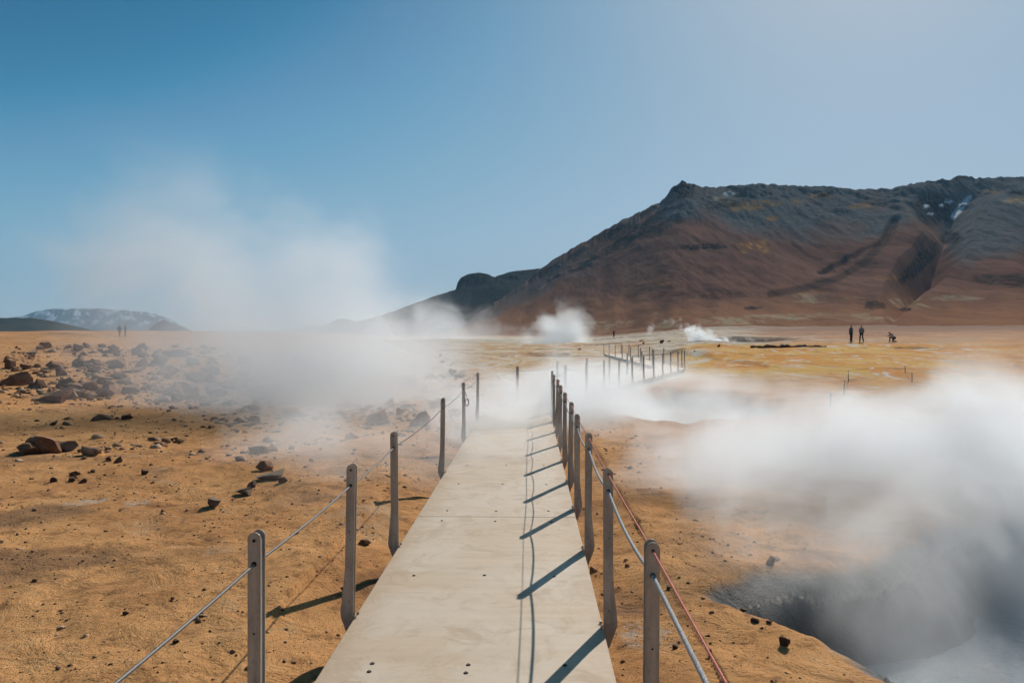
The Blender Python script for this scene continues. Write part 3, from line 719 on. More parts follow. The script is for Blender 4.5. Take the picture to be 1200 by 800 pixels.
rope('steel_cable', [Vector((-1.094, -2.0, 0.80)), Vector((-1.094, 1.3, 0.795))] + ll + [q2l[0][1]], 0.0052, [0.0, 0.012, 0.012, 0.012, 0.03], M_CABLE, 'twisted steel cable strung through posts on left of boardwalk', 'cable', 12, 75.0, 0.15, [4, 260, 240, 200, 60, 24])
rope('grey_rope', [Vector((0.454, -2.0, 0.80)), Vector((0.454, 1.3, 0.795))] + lo + [q2r[0][1]], 0.0078, [0.03, 0.0, 0.045, 0.05, 0.05], M_GREY, 'thick grey flecked rope sagging between posts on right of boardwalk', 'rope', 10, 60.0, 0.06, [4, 240, 220, 160, 60, 24])
rope('red_rope', [Vector((0.454, -2.0, 0.89)), Vector((0.454, 1.3, 0.888))] + up[:9], 0.0034, [0.01, 0.0, 0.004, 0.006], M_RED, 'thin red rope through top holes of posts on right of boardwalk', 'rope', 8, 90.0, 0.09, [4, 300, 260, 160, 40, 20])
rope('steel_cable', [p[1] for p in q2r], 0.006, 0.03, M_CABLE, 'cable on near side posts of the slanting boardwalk stretch', 'cable', 6)
rope('steel_cable', [p[1] for p in q2l], 0.006, 0.03, M_CABLE, 'cable on far side posts of the slanting boardwalk stretch', 'cable', 6)
rope('steel_cable', [q2r[-1][1]] + [p[1] for p in q3r], 0.006, 0.03, M_CABLE, 'cable on right side posts of the farthest boardwalk stretch', 'cable', 6)
rope('steel_cable', [q2l[-1][1]] + [p[1] for p in q3l], 0.006, 0.03, M_CABLE, 'cable on left side posts of the farthest boardwalk stretch', 'cable', 6)
# coil of spare cable on the fifth left post
c0 = ll[4] + Vector((0.060, -0.03, -0.20)); bm = bmesh.new(); cp = []
for k in range(73):
    th = 2 * math.pi * k / 24; cp.append(c0 + Vector((0.030 * math.cos(th) + 0.005 * math.sin(k * .4), -0.012 * k / 24, 0.055 * math.sin(th))))
cp += [c0 + Vector((-0.02, -0.03, 0.16)), ll[4] + Vector((0.01, -0.035, 0.0))]
tube_into(bm, cp, 0.006, 6)
tag(link('cable_coil', bm_mesh('cable_coil', bm, True), mat_plain('brown_cable', (0.16, 0.11, 0.08))), 'small brown coil of spare cable hanging from fifth left post', 'cable')

# ------------------------------------------------------------------ rocks
def rock_mesh(seed, cuts=11, sub=3):
    rr = random.Random(seed)
    bm = bmesh.new(); bmesh.ops.create_icosphere(bm, subdivisions=sub, radius=1.0)
    planes = []
    for k in range(cuts):
        n = Vector((rr.gauss(0, 1), rr.gauss(0, 1), rr.gauss(0, 0.9))).normalized(); planes.append((n, rr.uniform(0.30, 0.72)))
    from mathutils import noise as mn
    for v in bm.verts:
        p = v.co.copy()
        for n, c in planes:
            q = p.dot(n)
            if q > c: p -= n * (q - c) * 0.99
        p *= 1 + 0.09 * mn.noise(p * 1.7 + Vector((seed * 3.1, 0, 0))) + 0.035 * mn.noise(p * 5.3 + Vector((0, seed * 1.7, 0)))
        v.co = p
    xs = [v.co for v in bm.verts]
    lo_ = Vector((min(p.x for p in xs), min(p.y for p in xs), min(p.z for p in xs))); hi_ = Vector((max(p.x for p in xs), max(p.y for p in xs), max(p.z for p in xs)))
    for v in bm.verts:   # unit box: width 1, height 1 above the base
        v.co = Vector(((v.co.x - (lo_.x + hi_.x) / 2) / (hi_.x - lo_.x), (v.co.y - (lo_.y + hi_.y) / 2) / (hi_.y - lo_.y), (v.co.z - lo_.z) / (hi_.z - lo_.z) * 1.22 - 0.22))
    me = bm_mesh('rock', bm, False)
    me.shade_smooth()
    try: me.set_sharp_from_angle(angle=math.radians(13))
    except Exception: pass
    return me
M_ROCK = mat_rock('lava_rock', (0.20, 0.098, 0.056), (0.30, 0.155, 0.09), (0.50, 0.28, 0.145))
M_ROCKP = mat_rock('pale_rock', (0.26, 0.19, 0.14), (0.36, 0.27, 0.20), (0.47, 0.34, 0.23))
M_ROCKD = mat_rock('black_rock', (0.12, 0.066, 0.043), (0.18, 0.098, 0.062), (0.38, 0.22, 0.12))
RM = {}
for mname, mm in (('b', M_ROCK), ('p', M_ROCKP), ('d', M_ROCKD)):
    RM[mname] = []
    for k in range(9):
        me = rock_mesh(k + 1, 12 + k % 4, 4); me.materials.append(mm); RM[mname].append(me)
RG = 'rocks strewn over the ground left of the boardwalk'
occ = []
def put_rock(px, py, w, h, m='b', label=None, group=RG, variant=None, yaw=None, tilt=0.0, deep=0.85, sink=0.0):
    x, y, z = ground_at(px, py)
    s = y / F
    o = link('rock', random.choice(RM[m]) if variant is None else RM[m][variant])
    o.location = (x, y, z - sink * h * s); o.scale = (w * s, w * s * deep, h * s)
    o.rotation_euler = (random.uniform(-.12, .12), tilt + random.uniform(-.1, .1), random.uniform(-.6, .6) if yaw is None else yaw)
    occ.append((x, y, w * s * 0.5))
    tag(o, label, 'rock', group)
    return o
HERO = [
 (40, 534, 40, 22, 'b', 'brown boulder with flat sunlit top, alone at left edge below the rock field'),
 (20, 535, 24, 13, 'd', 'low dark rock leaning against left flank of the lone brown boulder'),
 (68, 531, 26, 12, 'p', 'pale flat rock just right of the lone brown boulder'),
 (53, 500, 8, 6, 'd', 'small dark stone on bare soil above the lone brown boulder'),
 (142, 493, 12, 6, 'd', 'small black stone alone on bare soil below the rock field'),
 (120, 543, 9, 6, 'b', 'left one of two small stones side by side on bare soil'),
 (131, 544, 10, 7, 'b', 'right one of two small stones side by side on bare soil'),
 (163, 559, 10, 7, 'd', 'dark grey stone on the bare soil below the two small stones'),
 (88, 569, 10, 5, 'd', 'flat black stone on bare soil above the white crust'),
 (53, 568, 8, 6, 'd', 'tiny black stone on soil at left, above the white crust'),
 (276, 542, 13, 6, 'p', 'low pale stone on soil left of the pale rock cluster'),
 (309, 553, 21, 12, 'b', 'rounded brown rock topping the small cluster left of the cable'),
 (314, 563, 32, 11, 'p', 'pale slab lying across the small cluster left of the cable'),
 (329, 568, 10, 7, 'b', 'small reddish stone at right end of the small cluster'),
 (284, 581, 26, 8, 'p', 'thin pale slab lying just below the small cluster'),
 (291, 574, 12, 9, 'p', 'pale stone standing behind the thin pale slab'),
 (246, 598, 19, 12, 'p', 'tan stone with a broken face, alone between crust and cable'),
 (8, 453, 34, 17, 'd', 'big dark boulder cut by the left edge of the rock field'),
 (2, 433, 14, 13, 'd', 'dark boulder touching the left edge, behind the big dark boulder'),
 (27, 456, 12, 8, 'd', 'small dark wedge left of the leaning slab in the rock field'),
 (38, 456, 13, 12, 'd', 'leaning pointed dark slab near left edge of the rock field'),
 (57, 472, 36, 17, 'd', 'dark ridge shaped slab in front row of the rock field'),
 (82, 467, 21, 9, 'p', 'low pale rock in front row beside the dark ridge shaped slab'),
 (99, 459, 22, 15, 'b', 'tall blunt boulder in the left cluster of the rock field'),
 (116, 465, 28, 13, 'b', 'broad boulder at front right of the left cluster'),
 (113, 451, 22, 11, 'b', 'brown boulder at the back of the left cluster'),
 (68, 454, 20, 11, 'd', 'dark boulder left of the tall blunt boulder'),
 (79, 458, 22, 8, 'd', 'low dark boulder between dark and tall blunt boulders'),
 (61, 441, 14, 11, 'd', 'squarish dark block standing alone in middle of the rock field'),
 (56, 432, 20, 8, 'd', 'wide dark rock behind the squarish dark block'),
 (137, 451, 15, 9, 'b', 'grey brown rock between left and right clusters, farther back'),
 (147, 462, 19, 10, 'b', 'squat boulder between the left and right clusters'),
 (165, 459, 12, 9, 'b', 'small pointed boulder right of the squat boulder'),
 (196, 464, 25, 14, 'b', 'boxy boulder at left front of the right cluster'),
 (204, 472, 22, 11, 'p', 'pale boulder lowest in the right cluster'),
 (222, 470, 16, 16, 'b', 'upright pointed boulder in front of the right cluster'),
 (218, 459, 24, 12, 'b', 'broad boulder behind the upright pointed boulder'),
 (226, 449, 26, 13, 'b', 'rounded boulder at back of the right cluster'),
 (245, 450, 15, 13, 'b', 'reddish dome shaped boulder right of the rounded boulder'),
 (240, 473, 18, 9, 'd', 'small dark boulder at right front of the right cluster'),
 (252, 467, 22, 13, 'b', 'dark topped boulder at right end of the right cluster'),
 (264, 476, 22, 8, 'p', 'pale sloping slab at far right of the right cluster'),
 (189, 440, 26, 12, 'b', 'triangular dark boulder behind the boxy boulder'),
 (184, 429, 18, 14, 'b', 'block shaped reddish boulder in the rear middle of the rock field'),
 (162, 430, 15, 11, 'p', 'grey boulder with a bright right face in the rear middle'),
 (105, 428, 14, 8, 'b', 'grey rock left of the long low rock in the rear'),
 (126, 430, 19, 7, 'b', 'long low rock in the rear left of the field'),
 (84, 431, 14, 7, 'd', 'dark hump left of the grey rear rock'),
 (150, 437, 26, 6, 'b', 'low flat rubble rock left of the triangular dark boulder'),
 (202, 419, 30, 10, 'b', 'large boulder on the far skyline row of the rock field'),
 (179, 421, 16, 12, 'b', 'jagged boulder left of the large far boulder'),
 (156, 416, 17, 8, 'b', 'low boulder at left end of the far row'),
 (220, 429, 17, 12, 'b', 'boulder right of the block shaped reddish boulder'),
 (243, 436, 24, 7, 'b', 'low wide rock at the thin edge of the left steam'),
 (246, 428, 14, 10, 'b', 'pointed rock behind the low wide rock at the steam edge'),
 (272, 457, 28, 11, 'b', 'wide boulder dimmed by steam right of the reddish dome'),
 (306, 470, 32, 19, 'b', 'big boulder half hidden in the thickest left steam'),
 (293, 480, 16, 9, 'b', 'small boulder in steam, lower left of the big hidden boulder'),
 (342, 490, 27, 10, 'b', 'faint low boulder in steam below the big hidden boulder'),
 (444, 496, 34, 17, 'b', 'widest boulder seen through steam between second and third left posts'),
 (455, 477, 15, 10, 'b', 'small triangular boulder behind the widest steam veiled boulder'),
 (468, 487, 12, 8, 'b', 'little rock right of the widest steam veiled boulder'),
 (492, 497, 24, 16, 'b', 'boulder just left of the fourth left post'),
 (513, 478, 20, 9, 'b', 'brown rock behind the fourth left post'),
 (533, 489, 16, 9, 'b', 'rock between the fourth and fifth left posts'),
 (395, 469, 24, 10, 'b', 'boulder in thin steam in the middle of the rubble slope'),
 (430, 462, 20, 9, 'b', 'dark rock upper right of the boulder in thin steam'),
 (362, 452, 18, 8, 'b', 'dark rock at left end of the rubble slope in steam'),
 (482, 455, 24, 9, 'b', 'reddish rock high on the rubble slope near the boardwalk'),
 (901, 661, 12, 10, 'd', 'dark stone sitting on the sandy rim of the steaming pit'),
 (919, 758, 12, 11, 'd', 'dark round stone on bare soil right of the red rope'),
]
for k, (px, py, w, h, m, lab) in enumerate(HERO):
    put_rock(px, py, w, h, m, lab, RG if px < 600 else 'stones beside the steaming pit', variant=k % 9)
# many more that nothing tells apart
def scatter(n, xr, yr, wr, label, group, mats='bbdp', tries=3000):
    k = 0
    for _ in range(tries):
        if k >= n: break
        px = random.uniform(*xr); py = yr[0] + (yr[1] - yr[0]) * random.random() ** 1.3
        w = random.choice((1, 1, 1.5, 2.2)) * random.uniform(*wr)
        x, y, z = ground_at(px, py)
        if any(math.hypot(x - a, y - b) < c + w * y / F * 0.35 for a, b, c in occ) or float(deck_dist(x, y)) < 0.3: continue
        put_rock(px, py, w, w * random.uniform(0.4, 0.75), random.choice(mats), label, group); k += 1
scatter(105, (0, 255), (407, 474), (3, 9), 'small broken lava rock lying loose among the boulders of the left rock field', 'small rocks among the boulders')
scatter(80, (255, 540), (418, 500), (4, 8), 'small rock on the steam veiled rubble slope left of the boardwalk', 'small rocks on the rubble slope', 'bbbp')
scatter(16, (10, 420), (500, 760), (2.5, 5), 'pebble sized dark stone on the bare orange soil in the left foreground', 'pebbles on the left foreground soil', 'ddb')
scatter(12, (770, 960), (690, 790), (2.5, 5), 'pebble on the bare soil between right ropes and the pit', 'pebbles on the right foreground soil', 'ddb')
scatter(14, (640, 860), (398, 416), (1.2, 2.8), 'small dark rock on the pale flat near the far boardwalk', 'dark rocks on the pale flat', 'bbd')

# pale outcrop and dark boulder on the foot of the mountain, long dark mud bank
def hero_mesh_rock(name, x, y, z, sx, sy, sz, m, label, cat, variant, rz=0.0):
    o = link(name, RM[m][variant]); o.location = (x, y, z); o.scale = (sx, sy, sz); o.rotation_euler = (0, 0, rz); tag(o, label, cat); return o
x, y, z = ground_at(921, 407)
bm = bmesh.new()
bank = [(-3.2 + 6.4 * k / 24, 0.25 * math.sin(k * 0.7), 0.04 + 0.03 * math.sin(k * 1.3)) for k in range(25)]
tube_into(bm, bank, [0.05 + (0.13 + 0.07 * math.sin(k * 2.7) + 0.05 * math.sin(k * 1.1 + 2)) * math.sin(math.pi * (k + 1) / 26) ** 0.5 for k in range(25)], 11)
o = link('mud_bank', bm_mesh('mud_bank', bm, True), M_ROCKD); o.location = (x, y, z); o.rotation_euler = (0, 0, 0.03)
tag(o, 'long low black mud bank on the yellow flat right of the white steam jet', 'mud bank')

# gravel: uncountable grit on the near ground
def build_gravel(n):
    t = (1 + 5 ** .5) / 2
    ico = np.array([(-1, t, 0), (1, t, 0), (-1, -t, 0), (1, -t, 0), (0, -1, t), (0, 1, t), (0, -1, -t), (0, 1, -t), (t, 0, -1), (t, 0, 1), (-t, 0, -1), (-t, 0, 1)]) / 1.9
    fc = np.array([(0, 11, 5), (0, 5, 1), (0, 1, 7), (0, 7, 10), (0, 10, 11), (1, 5, 9), (5, 11, 4), (11, 10, 2), (10, 7, 6), (7, 1, 8), (3, 9, 4), (3, 4, 2), (3, 2, 6), (3, 6, 8), (3, 8, 9), (4, 9, 5), (2, 4, 11), (6, 2, 10), (8, 6, 7), (9, 8, 1)])
    d = np.exp(rng.uniform(math.log(2.3), math.log(34), n)); px = rng.uniform(-60, 1000, n)
    x = (px - CX) / F * d; y = d
    clump = fbm(x * 0.9, y * 0.9, 3, 55) + 0.25 * rng.standard_normal(n)
    keep = (deck_dist(x, y) > 0.06) & (clump > -0.05) & (poly_sdf(x, y, PIT) < -0.1) & ((x < 1.9) | (d < 7))
    x, y, d = x[keep], y[keep], d[keep]
    ex, ey, es = [], [], []
    for (ox, oy, orad) in occ:
        if ox < -2 and oy > 11:
            m = int(10 + 60 * orad); ex.append(rng.normal(ox, 0.35 + 1.6 * orad, m)); ey.append(rng.normal(oy - 0.2, 0.5 + 2.2 * orad, m))
    ex, ey = np.concatenate(ex), np.concatenate(ey); ok = deck_dist(ex, ey) > 0.1
    n0 = len(x); x = np.concatenate([x, ex[ok]]); y = np.concatenate([y, ey[ok]]); d = np.hypot(x, y); n = len(x)
    z = terrain(x, y)
    s = np.exp(rng.normal(0, 0.62, n)) * 0.0032 * np.clip(d / 4, 0.6, 3.4)
    s[n0:] = np.exp(rng.normal(0, 0.6, n - n0)) * 0.035
    V = (ico[None] * (1 + 0.45 * rng.standard_normal((n, 12, 3)))) * s[:, None, None] * np.array([1, 1, 0.62])
    a = rng.uniform(0, 6.28, n); ca, sa = np.cos(a)[:, None], np.sin(a)[:, None]
    V = np.stack([V[..., 0] * ca - V[..., 1] * sa + x[:, None], V[..., 0] * sa + V[..., 1] * ca + y[:, None], V[..., 2] + (z + 0.2 * s)[:, None]], -1).reshape(-1, 3)
    Fq = (fc[None] + (np.arange(n) * 12)[:, None, None]).reshape(-1, 3)
    me = mesh_np('gravel', V, Fq, False)
    t_ = NT('grit'); p = t_.obj(); nn = t_.noise(p, 1.5, 3, 0.6); n2 = t_.noise(p, 40, 2, 0.5)
    c = t_.mix(t_.ramp(n2, 0.42, 0.58), (0.30, 0.16, 0.08), (0.11, 0.065, 0.042)); c = t_.mix(t_.ramp(nn, 0.48, 0.6), c, (0.44, 0.29, 0.18))
    o = link('gravel', me, t_.surf(c, 0.95, spec=0.2))
    tag(o, 'loose grit and pebbles strewn over the soil beside the boardwalk', 'gravel', kind='stuff')
build_gravel(15000)

# ------------------------------------------------------------------ people
def skin_mesh(name, chains, mat, parent, sub=1):
    """chains: list of [(co, r), ...]; the first point of a later chain may repeat an earlier point to join there"""
    vs, es, rs, idx = [], [], [], {}
    for ch in chains:
        prev = None
        for co, r in ch:
            key = tuple(round(c, 4) for c in co)
            if key not in idx:
                idx[key] = len(vs); vs.append(co); rs.append(r)
            i = idx[key]
            if prev is not None and prev != i: es.append((prev, i))
            prev = i
    me = bpy.data.meshes.new(name); me.from_pydata(vs, es, [])
    o = link(name, me, None, parent); me.materials.append(mat)
    sm = o.modifiers.new('skin', 'SKIN'); sm.use_smooth_shade = True
    lay = me.skin_vertices[0] if me.skin_vertices else None
    if lay is None:
        bm = bmesh.new(); bm.from_mesh(me); bm.verts.layers.skin.verify(); bm.to_mesh(me); bm.free(); lay = me.skin_vertices[0]
    for i, r in enumerate(rs): lay.data[i].radius = (r, r); lay.data[i].use_root = (i == 0)
    ss = o.modifiers.new('smooth', 'SUBSURF'); ss.levels = sub; ss.render_levels = sub
    return o
M_SKIN = mat_plain('skin', (0.36, 0.21, 0.15), 0.6)
CL = {k: mat_plain(k + '_cloth', v) for k, v in dict(navy=(0.03, 0.04, 0.06), black=(0.012, 0.012, 0.014), grey=(0.20, 0.20, 0.21), lgrey=(0.42, 0.43, 0.45), rust=(0.13, 0.05, 0.03), hair=(0.02, 0.014, 0.01), teal=(0.06, 0.10, 0.12)).items()}
STAND = dict(pelvis=(0, 0, .93), chest=(0, 0.02, 1.30), neck=(0, .01, 1.47), head=(0, -.02, 1.62), top=(0, -.01, 1.72),
             shL=(-.18, 0, 1.40), elL=(-.23, .03, 1.13), haL=(-.21, -.04, .89), shR=(.18, 0, 1.40), elR=(.23, .03, 1.13), haR=(.21, -.04, .89),
             hipL=(-.09, 0, .90), knL=(-.10, -.03, .50), anL=(-.11, .02, .09), toL=(-.12, -.15, .04), hipR=(.09, 0, .90), knR=(.10, -.03, .50), anR=(.11, .02, .09), toR=(.12, -.15, .04))
WALK = dict(STAND, knL=(-.10, -.12, .52), anL=(-.11, -.10, .09), toL=(-.12, -.27, .05), knR=(.10, .02, .49), anR=(.11, .20, .12), toR=(.12, .06, .04), elL=(-.25, .10, 1.16), haL=(-.26, .08, .92), elR=(.24, .0, 1.13), haR=(.24, -.12, .92))
KNEEL = dict(pelvis=(0, .10, .42), chest=(0, -.16, .72), neck=(0, -.30, .84), head=(0, -.42, .92), top=(0, -.47, 1.0),
             shL=(-.17, -.22, .80), elL=(-.22, -.36, .56), haL=(-.08, -.58, .62), shR=(.17, -.22, .80), elR=(.22, -.36, .56), haR=(.08, -.58, .62),
             hipL=(-.10, .08, .40), knL=(-.14, -.30, .46), anL=(-.14, -.22, .09), toL=(-.15, -.38, .04), hipR=(.10, .08, .40), knR=(.13, -.18, .08), anR=(.13, .26, .08), toR=(.13, .34, .03))
def person(loc, face, pose, jacket, trousers, label, scale=1.0, sub=1):
    r = empty('person', loc, face); r.scale = (scale,) * 3
    J = pose
    def mid(a, b, t=0.5): return tuple(a[i] + (b[i] - a[i]) * t for i in range(3))
    skin_mesh('body', [[(J['pelvis'], .12), (J['chest'], .13), (J['neck'], .055), (J['head'], .095), (J['top'], .07)],
                       [(J['chest'], .13), (J['shL'], .062), (J['elL'], .042), (J['haL'], .036)], [(J['chest'], .13), (J['shR'], .062), (J['elR'], .042), (J['haR'], .036)],
                       [(J['pelvis'], .12), (J['hipL'], .085), (J['knL'], .058), (J['anL'], .04), (J['toL'], .035)], [(J['pelvis'], .12), (J['hipR'], .085), (J['knR'], .058), (J['anR'], .04), (J['toR'], .035)]], M_SKIN, r, sub)
    skin_mesh('jacket', [[(J['pelvis'], .155), (mid(J['pelvis'], J['chest']), .15), (J['chest'], .165), (mid(J['chest'], J['neck'], .7), .085)],
                         [(J['chest'], .165), (J['shL'], .085), (J['elL'], .064), (mid(J['elL'], J['haL'], .8), .052)], [(J['chest'], .165), (J['shR'], .085), (J['elR'], .064), (mid(J['elR'], J['haR'], .8), .052)]], CL[jacket], r, sub)
    skin_mesh('trousers', [[(J['pelvis'], .135), (J['hipL'], .10), (J['knL'], .076), (J['anL'], .062)], [(J['pelvis'], .135), (J['hipR'], .10), (J['knR'], .076), (J['anR'], .062)]], CL[trousers], r, sub)
    for s in 'LR': skin_mesh('shoe', [[(J['an' + s], .056), (mid(J['an' + s], J['to' + s]), .058), (J['to' + s], .046)]], CL['black'], r, sub)
    h = J['top']; skin_mesh('hair', [[(mid(J['head'], h, .45), .105), (mid(J['head'], h, .95), .085)]], CL['hair'], r, sub)
    tag(r, label, 'person', 'people walking on the geothermal field')
    return r
def person_px(px, py, d, *a, **k):
    x = (px - CX) / F * d; return person((x, d, tz(x, d) + 0.0), *a, **k)
def dist_for(px, py):
    return ground_at(px, py)
x, y, z = ground_at(993, 400.5); person((x, y, z), math.radians(100), STAND, 'teal', 'navy', 'person in dark jacket and trousers standing, leftmost of three at mountain foot', 17.5 / F * y / 1.55)
x, y, z = ground_at(1005, 401); person((x, y, z), math.radians(-50), WALK, 'grey', 'black', 'person in grey and rust top and black trousers, middle of the three people', 19.5 / F * y / 1.72)
x, y, z = ground_at(1041, 401); person((x, y, z), math.radians(-80), KNEEL, 'lgrey', 'black', 'person in light grey top crouching low on the pale path', 11.0 / F * y / 0.98)
x, y, z = ground_at(719, 395.5); person((x, y, z), 0.3, STAND, 'navy', 'black', 'distant dark figure standing on the pale flat right of the steam puff', 8.5 / F * y / 1.72)
x, y, z = ground_at(667, 396); person((x, y, z), -0.4, WALK, 'black', 'navy', 'tiny dark figure seen through the steam puff on the pale flat', 6.5 / F * y / 1.72)
for px, lab, rz in ((133.5, 'left one of two dark figures on the rubble mound at left horizon', 1.2), (140.5, 'right one of two dark figures on the rubble mound at left horizon', -1.0)):
    d = 94.0; x = (px - CX) / F * d; person((x, d, tz(x, d)), rz, WALK if rz > 0 else STAND, 'black' if rz > 0 else 'navy', 'black', lab, 15.0 / F * d / 1.72)

# thin marker stakes and cords beyond the pit
M_STAKE = mat_plain('dark_stake', (0.09, 0.07, 0.055))
def stake(px, ytop, ybot, label, kinked=0.0):
    x, y, z = ground_at(px, ybot); h = (ybot - ytop) / F * y
    bm = bmesh.new(); tube_into(bm, [(0, 0, -0.1), (kinked * 0.3, 0, h * 0.5), (kinked, 0, h * 0.97), (kinked, 0, h)], [0.016, 0.015, 0.014, 0.008], 7)
    o = link('marker_stake', bm_mesh('marker_stake', bm, True), M_STAKE); o.location = (x, y, z); tag(o, label, 'stake', 'thin stakes marking the path beyond the pit')
    return Vector((x + kinked, y, z + h * 0.9))
a = stake(970, 461, 478, 'lower stake of the left corded pair beyond the pit steam')
b = stake(985, 445, 463, 'middle stake of the left corded pair, leaning at the path edge', 0.02)
c = stake(990, 434, 447, 'upper stake of the left corded pair beside the sandy path')
d_ = stake(1063, 436, 447, 'near stake of the cord right of the sandy path')
e_ = stake(1055, 428, 436, 'far stake of the cord right of the sandy path')
stake(1147, 502, 545, 'tall thin stake in the steam at far right above the pit')
M_CORD = mat_plain('pale_cord', (0.35, 0.28, 0.2))
rope('cord', [a, b, c], 0.012, 0.12, M_CORD, 'slack cord linking the three stakes left of the sandy path', 'cord', 5)
rope('cord', [d_, e_], 0.014, 0.10, M_CORD, 'slack cord between the two stakes right of the sandy path', 'cord', 5)

# ------------------------------------------------------------------ steam
def steam(center, radii, label, rz=0.0, **kw):
    bm = bmesh.new(); bmesh.ops.create_cube(bm, size=2.0)
    me = bm_mesh('steam', bm)
    o = link('steam', me, mat_steam('steam', radii, **kw))
    o.location = center; o.scale = radii; o.rotation_euler = (0, 0, rz)
    tag(o, label, 'steam', 'steam drifting over the geothermal field', 'stuff')
    return o
STEAM = True
if STEAM:
    steam((8.4, 9.4, 0.42), (8.2, 5.6, 1.6), 'thick white bank of steam lying over the ground behind the pit', dens=1.45, scale=0.55, thr=0.345, gain=3.8, eh=0.30, ev=0.38, hin=0.66, zlo=-0.6, zhi=1.0, seed=3.0, step=0.38, big=0.8)
    steam((5.9, 5.2, 0.1), (5.3, 3.9, 1.3), 'thin bluish steam curling up over the water in the pit', dens=0.85, scale=0.9, thr=0.40, gain=4.2, eh=0.2, ev=0.22, hin=0.55, zlo=-0.5, zhi=1.0, seed=8.0, step=0.38, big=0.7, col=(0.99, 0.996, 1.0))
    steam((0.9, 16.8, 0.6), (5.2, 10.0, 1.75), 'white steam crossing the boardwalk at its bend', dens=1.3, scale=0.45, thr=0.31, gain=3.4, eh=0.32, ev=0.44, hin=0.1, zlo=-0.85, zhi=1.0, seed=12.0, step=0.38, big=0.6)
    steam((-7.3, 18.5, 3.2), (7.6, 5.5, 4.8), 'tall thin veil of steam drifting left and up into the sky', dens=0.98, scale=0.24, thr=0.25, gain=1.9, eh=0.36, ev=0.20, hin=0.0, zlo=-0.9, zhi=1.0, vp=0.46, seed=37.0, shear=0.38, flat=1.3, step=0.4, big=0.6, dist=0.3)
    steam((-4.3, 19.5, 3.3), (1.8, 2.2, 2.6), 'faint rounded puff of steam against the sky left of the ridge', dens=0.34, scale=0.6, thr=0.30, gain=2.4, eh=0.4, ev=0.2, hin=0.0, seed=81.0, step=0.5, dist=0.3)
    steam((-2.4, 12.0, 0.4), (4.4, 7.0, 1.8), 'faint mist over the soil by the left posts', dens=0.55, scale=0.45, thr=0.38, gain=3.4, eh=0.26, ev=0.36, hin=0.2, zlo=-0.7, zhi=1.0, seed=26.0, step=0.5)
    steam((3.2, 28.0, 0.0), (5.6, 13.0, 1.4), 'thin mist round the slanting boardwalk stretch', dens=0.36, scale=0.30, thr=0.38, gain=3.0, eh=0.25, ev=0.35, seed=31.0, step=0.5)
    steam((18.2, 84.0, 2.2), (5.6, 2.4, 2.4), 'dense white jet of steam leaning left from the black mud pool', dens=3.2, scale=0.75, thr=0.34, gain=3.0, eh=0.5, ev=0.22, hin=0.0, zlo=-0.7, seed=41.0, shear=0.6, dist=1.0)
    steam((5.4, 120.0, 3.6), (9.5, 6.0, 6.0), 'billowing steam puff before the dark foot of the mountain', dens=0.7, scale=0.20, thr=0.26, gain=2.4, eh=0.36, ev=0.3, hin=0.0, zlo=-0.9, zhi=1.0, vp=0.2, seed=47.0, shear=-0.12)
    steam((-20.0, 170.0, 5.5), (28.0, 10.0, 9.0), 'ragged wisps of steam before the dark ridge', dens=0.24, scale=0.11, thr=0.32, gain=2.6, eh=0.25, ev=0.3, hin=0.2, zlo=-0.9, zhi=1.0, vp=0.3, seed=55.0)
    steam((14.2, 86.0, 3.2), (1.4, 0.8, 2.2), 'small wisp of steam left of the white jet', dens=1.6, scale=1.1, thr=0.40, gain=3.0, eh=0.35, ev=0.2, hin=0.0, seed=61.0, shear=-0.3)
    steam((11.6, 18.0, 0.6), (3.6, 3.6, 2.3), 'thin steam rising at the far right edge', dens=0.8, scale=0.5, thr=0.30, gain=2.6, eh=0.3, ev=0.3, hin=0.1, zlo=-0.7, zhi=1.0, seed=66.0)

# haze
bm = bmesh.new(); bmesh.ops.create_cube(bm, size=1.0, matrix=Matrix.Translation((0, 0, 190)) @ Matrix.Diagonal((13000, 13000, 760, 1)))
t = NT('thin_air'); pv = t.n('ShaderNodeVolumePrincipled'); pv.inputs['Density'].default_value = 1.3e-4; pv.inputs['Color'].default_value = (0.42, 0.74, 1.0, 1)
t.l(pv.outputs[0], t.out.inputs['Volume'])
tag(link('haze', bm_mesh('haze', bm), t.m), 'thin bluish air over the whole field', 'haze', kind='stuff')

# ------------------------------------------------------------------ light, sky, camera
SUN_EL, SUN_AZ = math.radians(36.8), math.radians(25.9)      # azimuth clockwise from +Y
sd = Vector((math.sin(SUN_AZ) * math.cos(SUN_EL), math.cos(SUN_AZ) * math.cos(SUN_EL), math.sin(SUN_EL)))
ld = bpy.data.lights.new('sun', 'SUN'); ld.energy = 4.4; ld.angle = math.radians(0.53); ld.color = (1.0, 0.95, 0.88)
lo_ = bpy.data.objects.new('sun', ld); COL.objects.link(lo_); lo_.rotation_euler = sd.to_track_quat('Z', 'Y').to_euler()
w = bpy.data.worlds.new('World'); SC.world = w; w.use_nodes = True
nt = w.node_tree; nt.nodes.clear()
sky = nt.nodes.new('ShaderNodeTexSky'); sky.sky_type = 'NISHITA'; sky.sun_disc = False
sky.sun_elevation = SUN_EL; sky.sun_rotation = SUN_AZ; sky.air_density = 0.8; sky.dust_density = 2.8; sky.ozone_density = 0.4; sky.altitude = 2500
bg = nt.nodes.new('ShaderNodeBackground'); bg.inputs['Strength'].default_value = 0.1
ow = nt.nodes.new('ShaderNodeOutputWorld')
vm = nt.nodes.new('ShaderNodeVectorMath'); vm.operation = 'SCALE'; vm.inputs['Scale'].default_value = 0.072
cv = nt.nodes.new('ShaderNodeRGBCurve')          # camera-like colour response of the sky
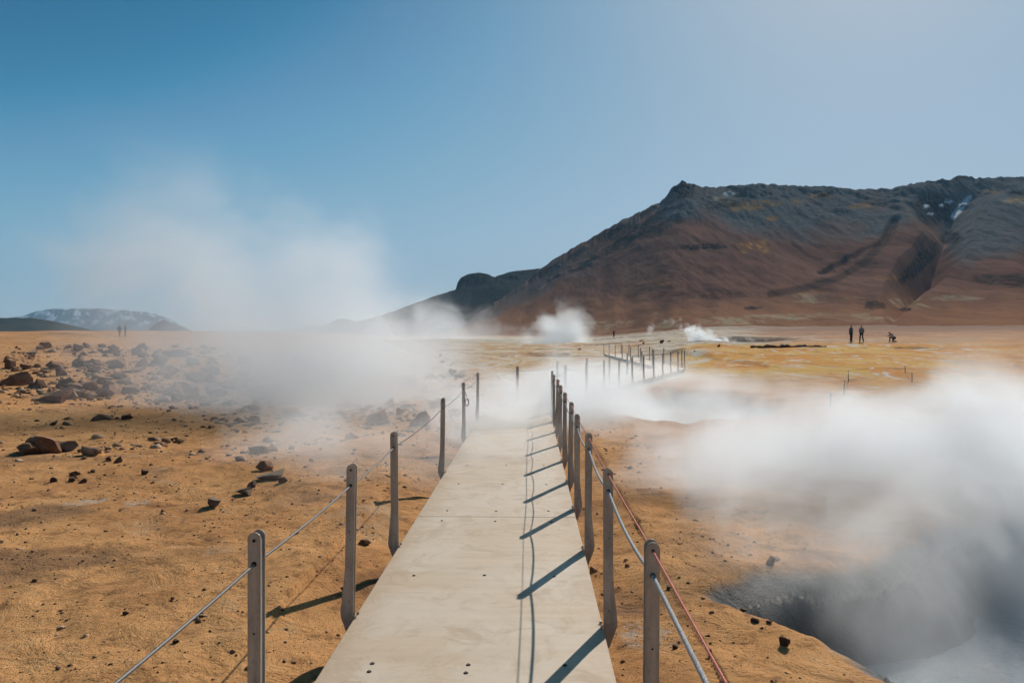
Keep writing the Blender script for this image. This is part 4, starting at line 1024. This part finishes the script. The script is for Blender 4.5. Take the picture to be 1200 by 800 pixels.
for ci, pts_ in enumerate((((0, 0), (0.085, 0.0), (0.12, 0.022), (0.145, 0.09), (0.175, 0.145), (0.21, 0.21), (0.33, 0.375), (0.5, 0.525), (1, 0.9)),
                           ((0, 0), (0.15, 0.125), (0.21, 0.26), (0.26, 0.36), (0.42, 0.52), (0.6, 0.62), (1, 0.93)),
                           ((0, 0), (0.27, 0.28), (0.35, 0.45), (0.40, 0.525), (0.55, 0.625), (0.6, 0.66), (0.7, 0.69), (1, 0.94)))):
    c_ = cv.mapping.curves[ci]
    while len(c_.points) < len(pts_): c_.points.new(0.5, 0.5)
    for p_, q_ in zip(c_.points, pts_): p_.location = q_
cv.mapping.update()
v2 = nt.nodes.new('ShaderNodeVectorMath'); v2.operation = 'SCALE'; v2.inputs['Scale'].default_value = 10.0
nt.links.new(sky.outputs[0], vm.inputs[0]); nt.links.new(vm.outputs[0], cv.inputs['Color']); nt.links.new(cv.outputs[0], v2.inputs[0]); nt.links.new(v2.outputs[0], bg.inputs[0]); nt.links.new(bg.outputs[0], ow.inputs[0])

cam = bpy.data.cameras.new('camera'); co = bpy.data.objects.new('camera', cam); COL.objects.link(co)
cam.sensor_width = 36; cam.lens = F / 1200 * 36; cam.clip_end = 20000; cam.clip_start = 0.05
co.location = (0, 0, EYE)
yaw = math.atan((CX - 600) / F); pitch = -math.atan((400 - HY) / F)
co.rotation_euler = (math.pi / 2 + pitch, 0, yaw)
SC.camera = co
SC.view_settings.view_transform = 'Standard'; SC.view_settings.look = 'None'; SC.view_settings.exposure = 0.0; SC.view_settings.gamma = 1.0; SC.view_settings.use_curve_mapping = False
cy = SC.cycles
cy.use_denoising = True
try: cy.denoiser = 'OPENIMAGEDENOISE'
except Exception: pass
cy.max_bounces = 8; cy.diffuse_bounces = 3; cy.glossy_bounces = 3; cy.volume_bounces = 3; cy.use_adaptive_sampling = True; cy.adaptive_threshold = 0.07; cy.time_limit = 600; cy.transparent_max_bounces = 16
cy.caustics_reflective = False; cy.caustics_refractive = False
cy.volume_step_rate = 1.0; cy.volume_max_steps = 512
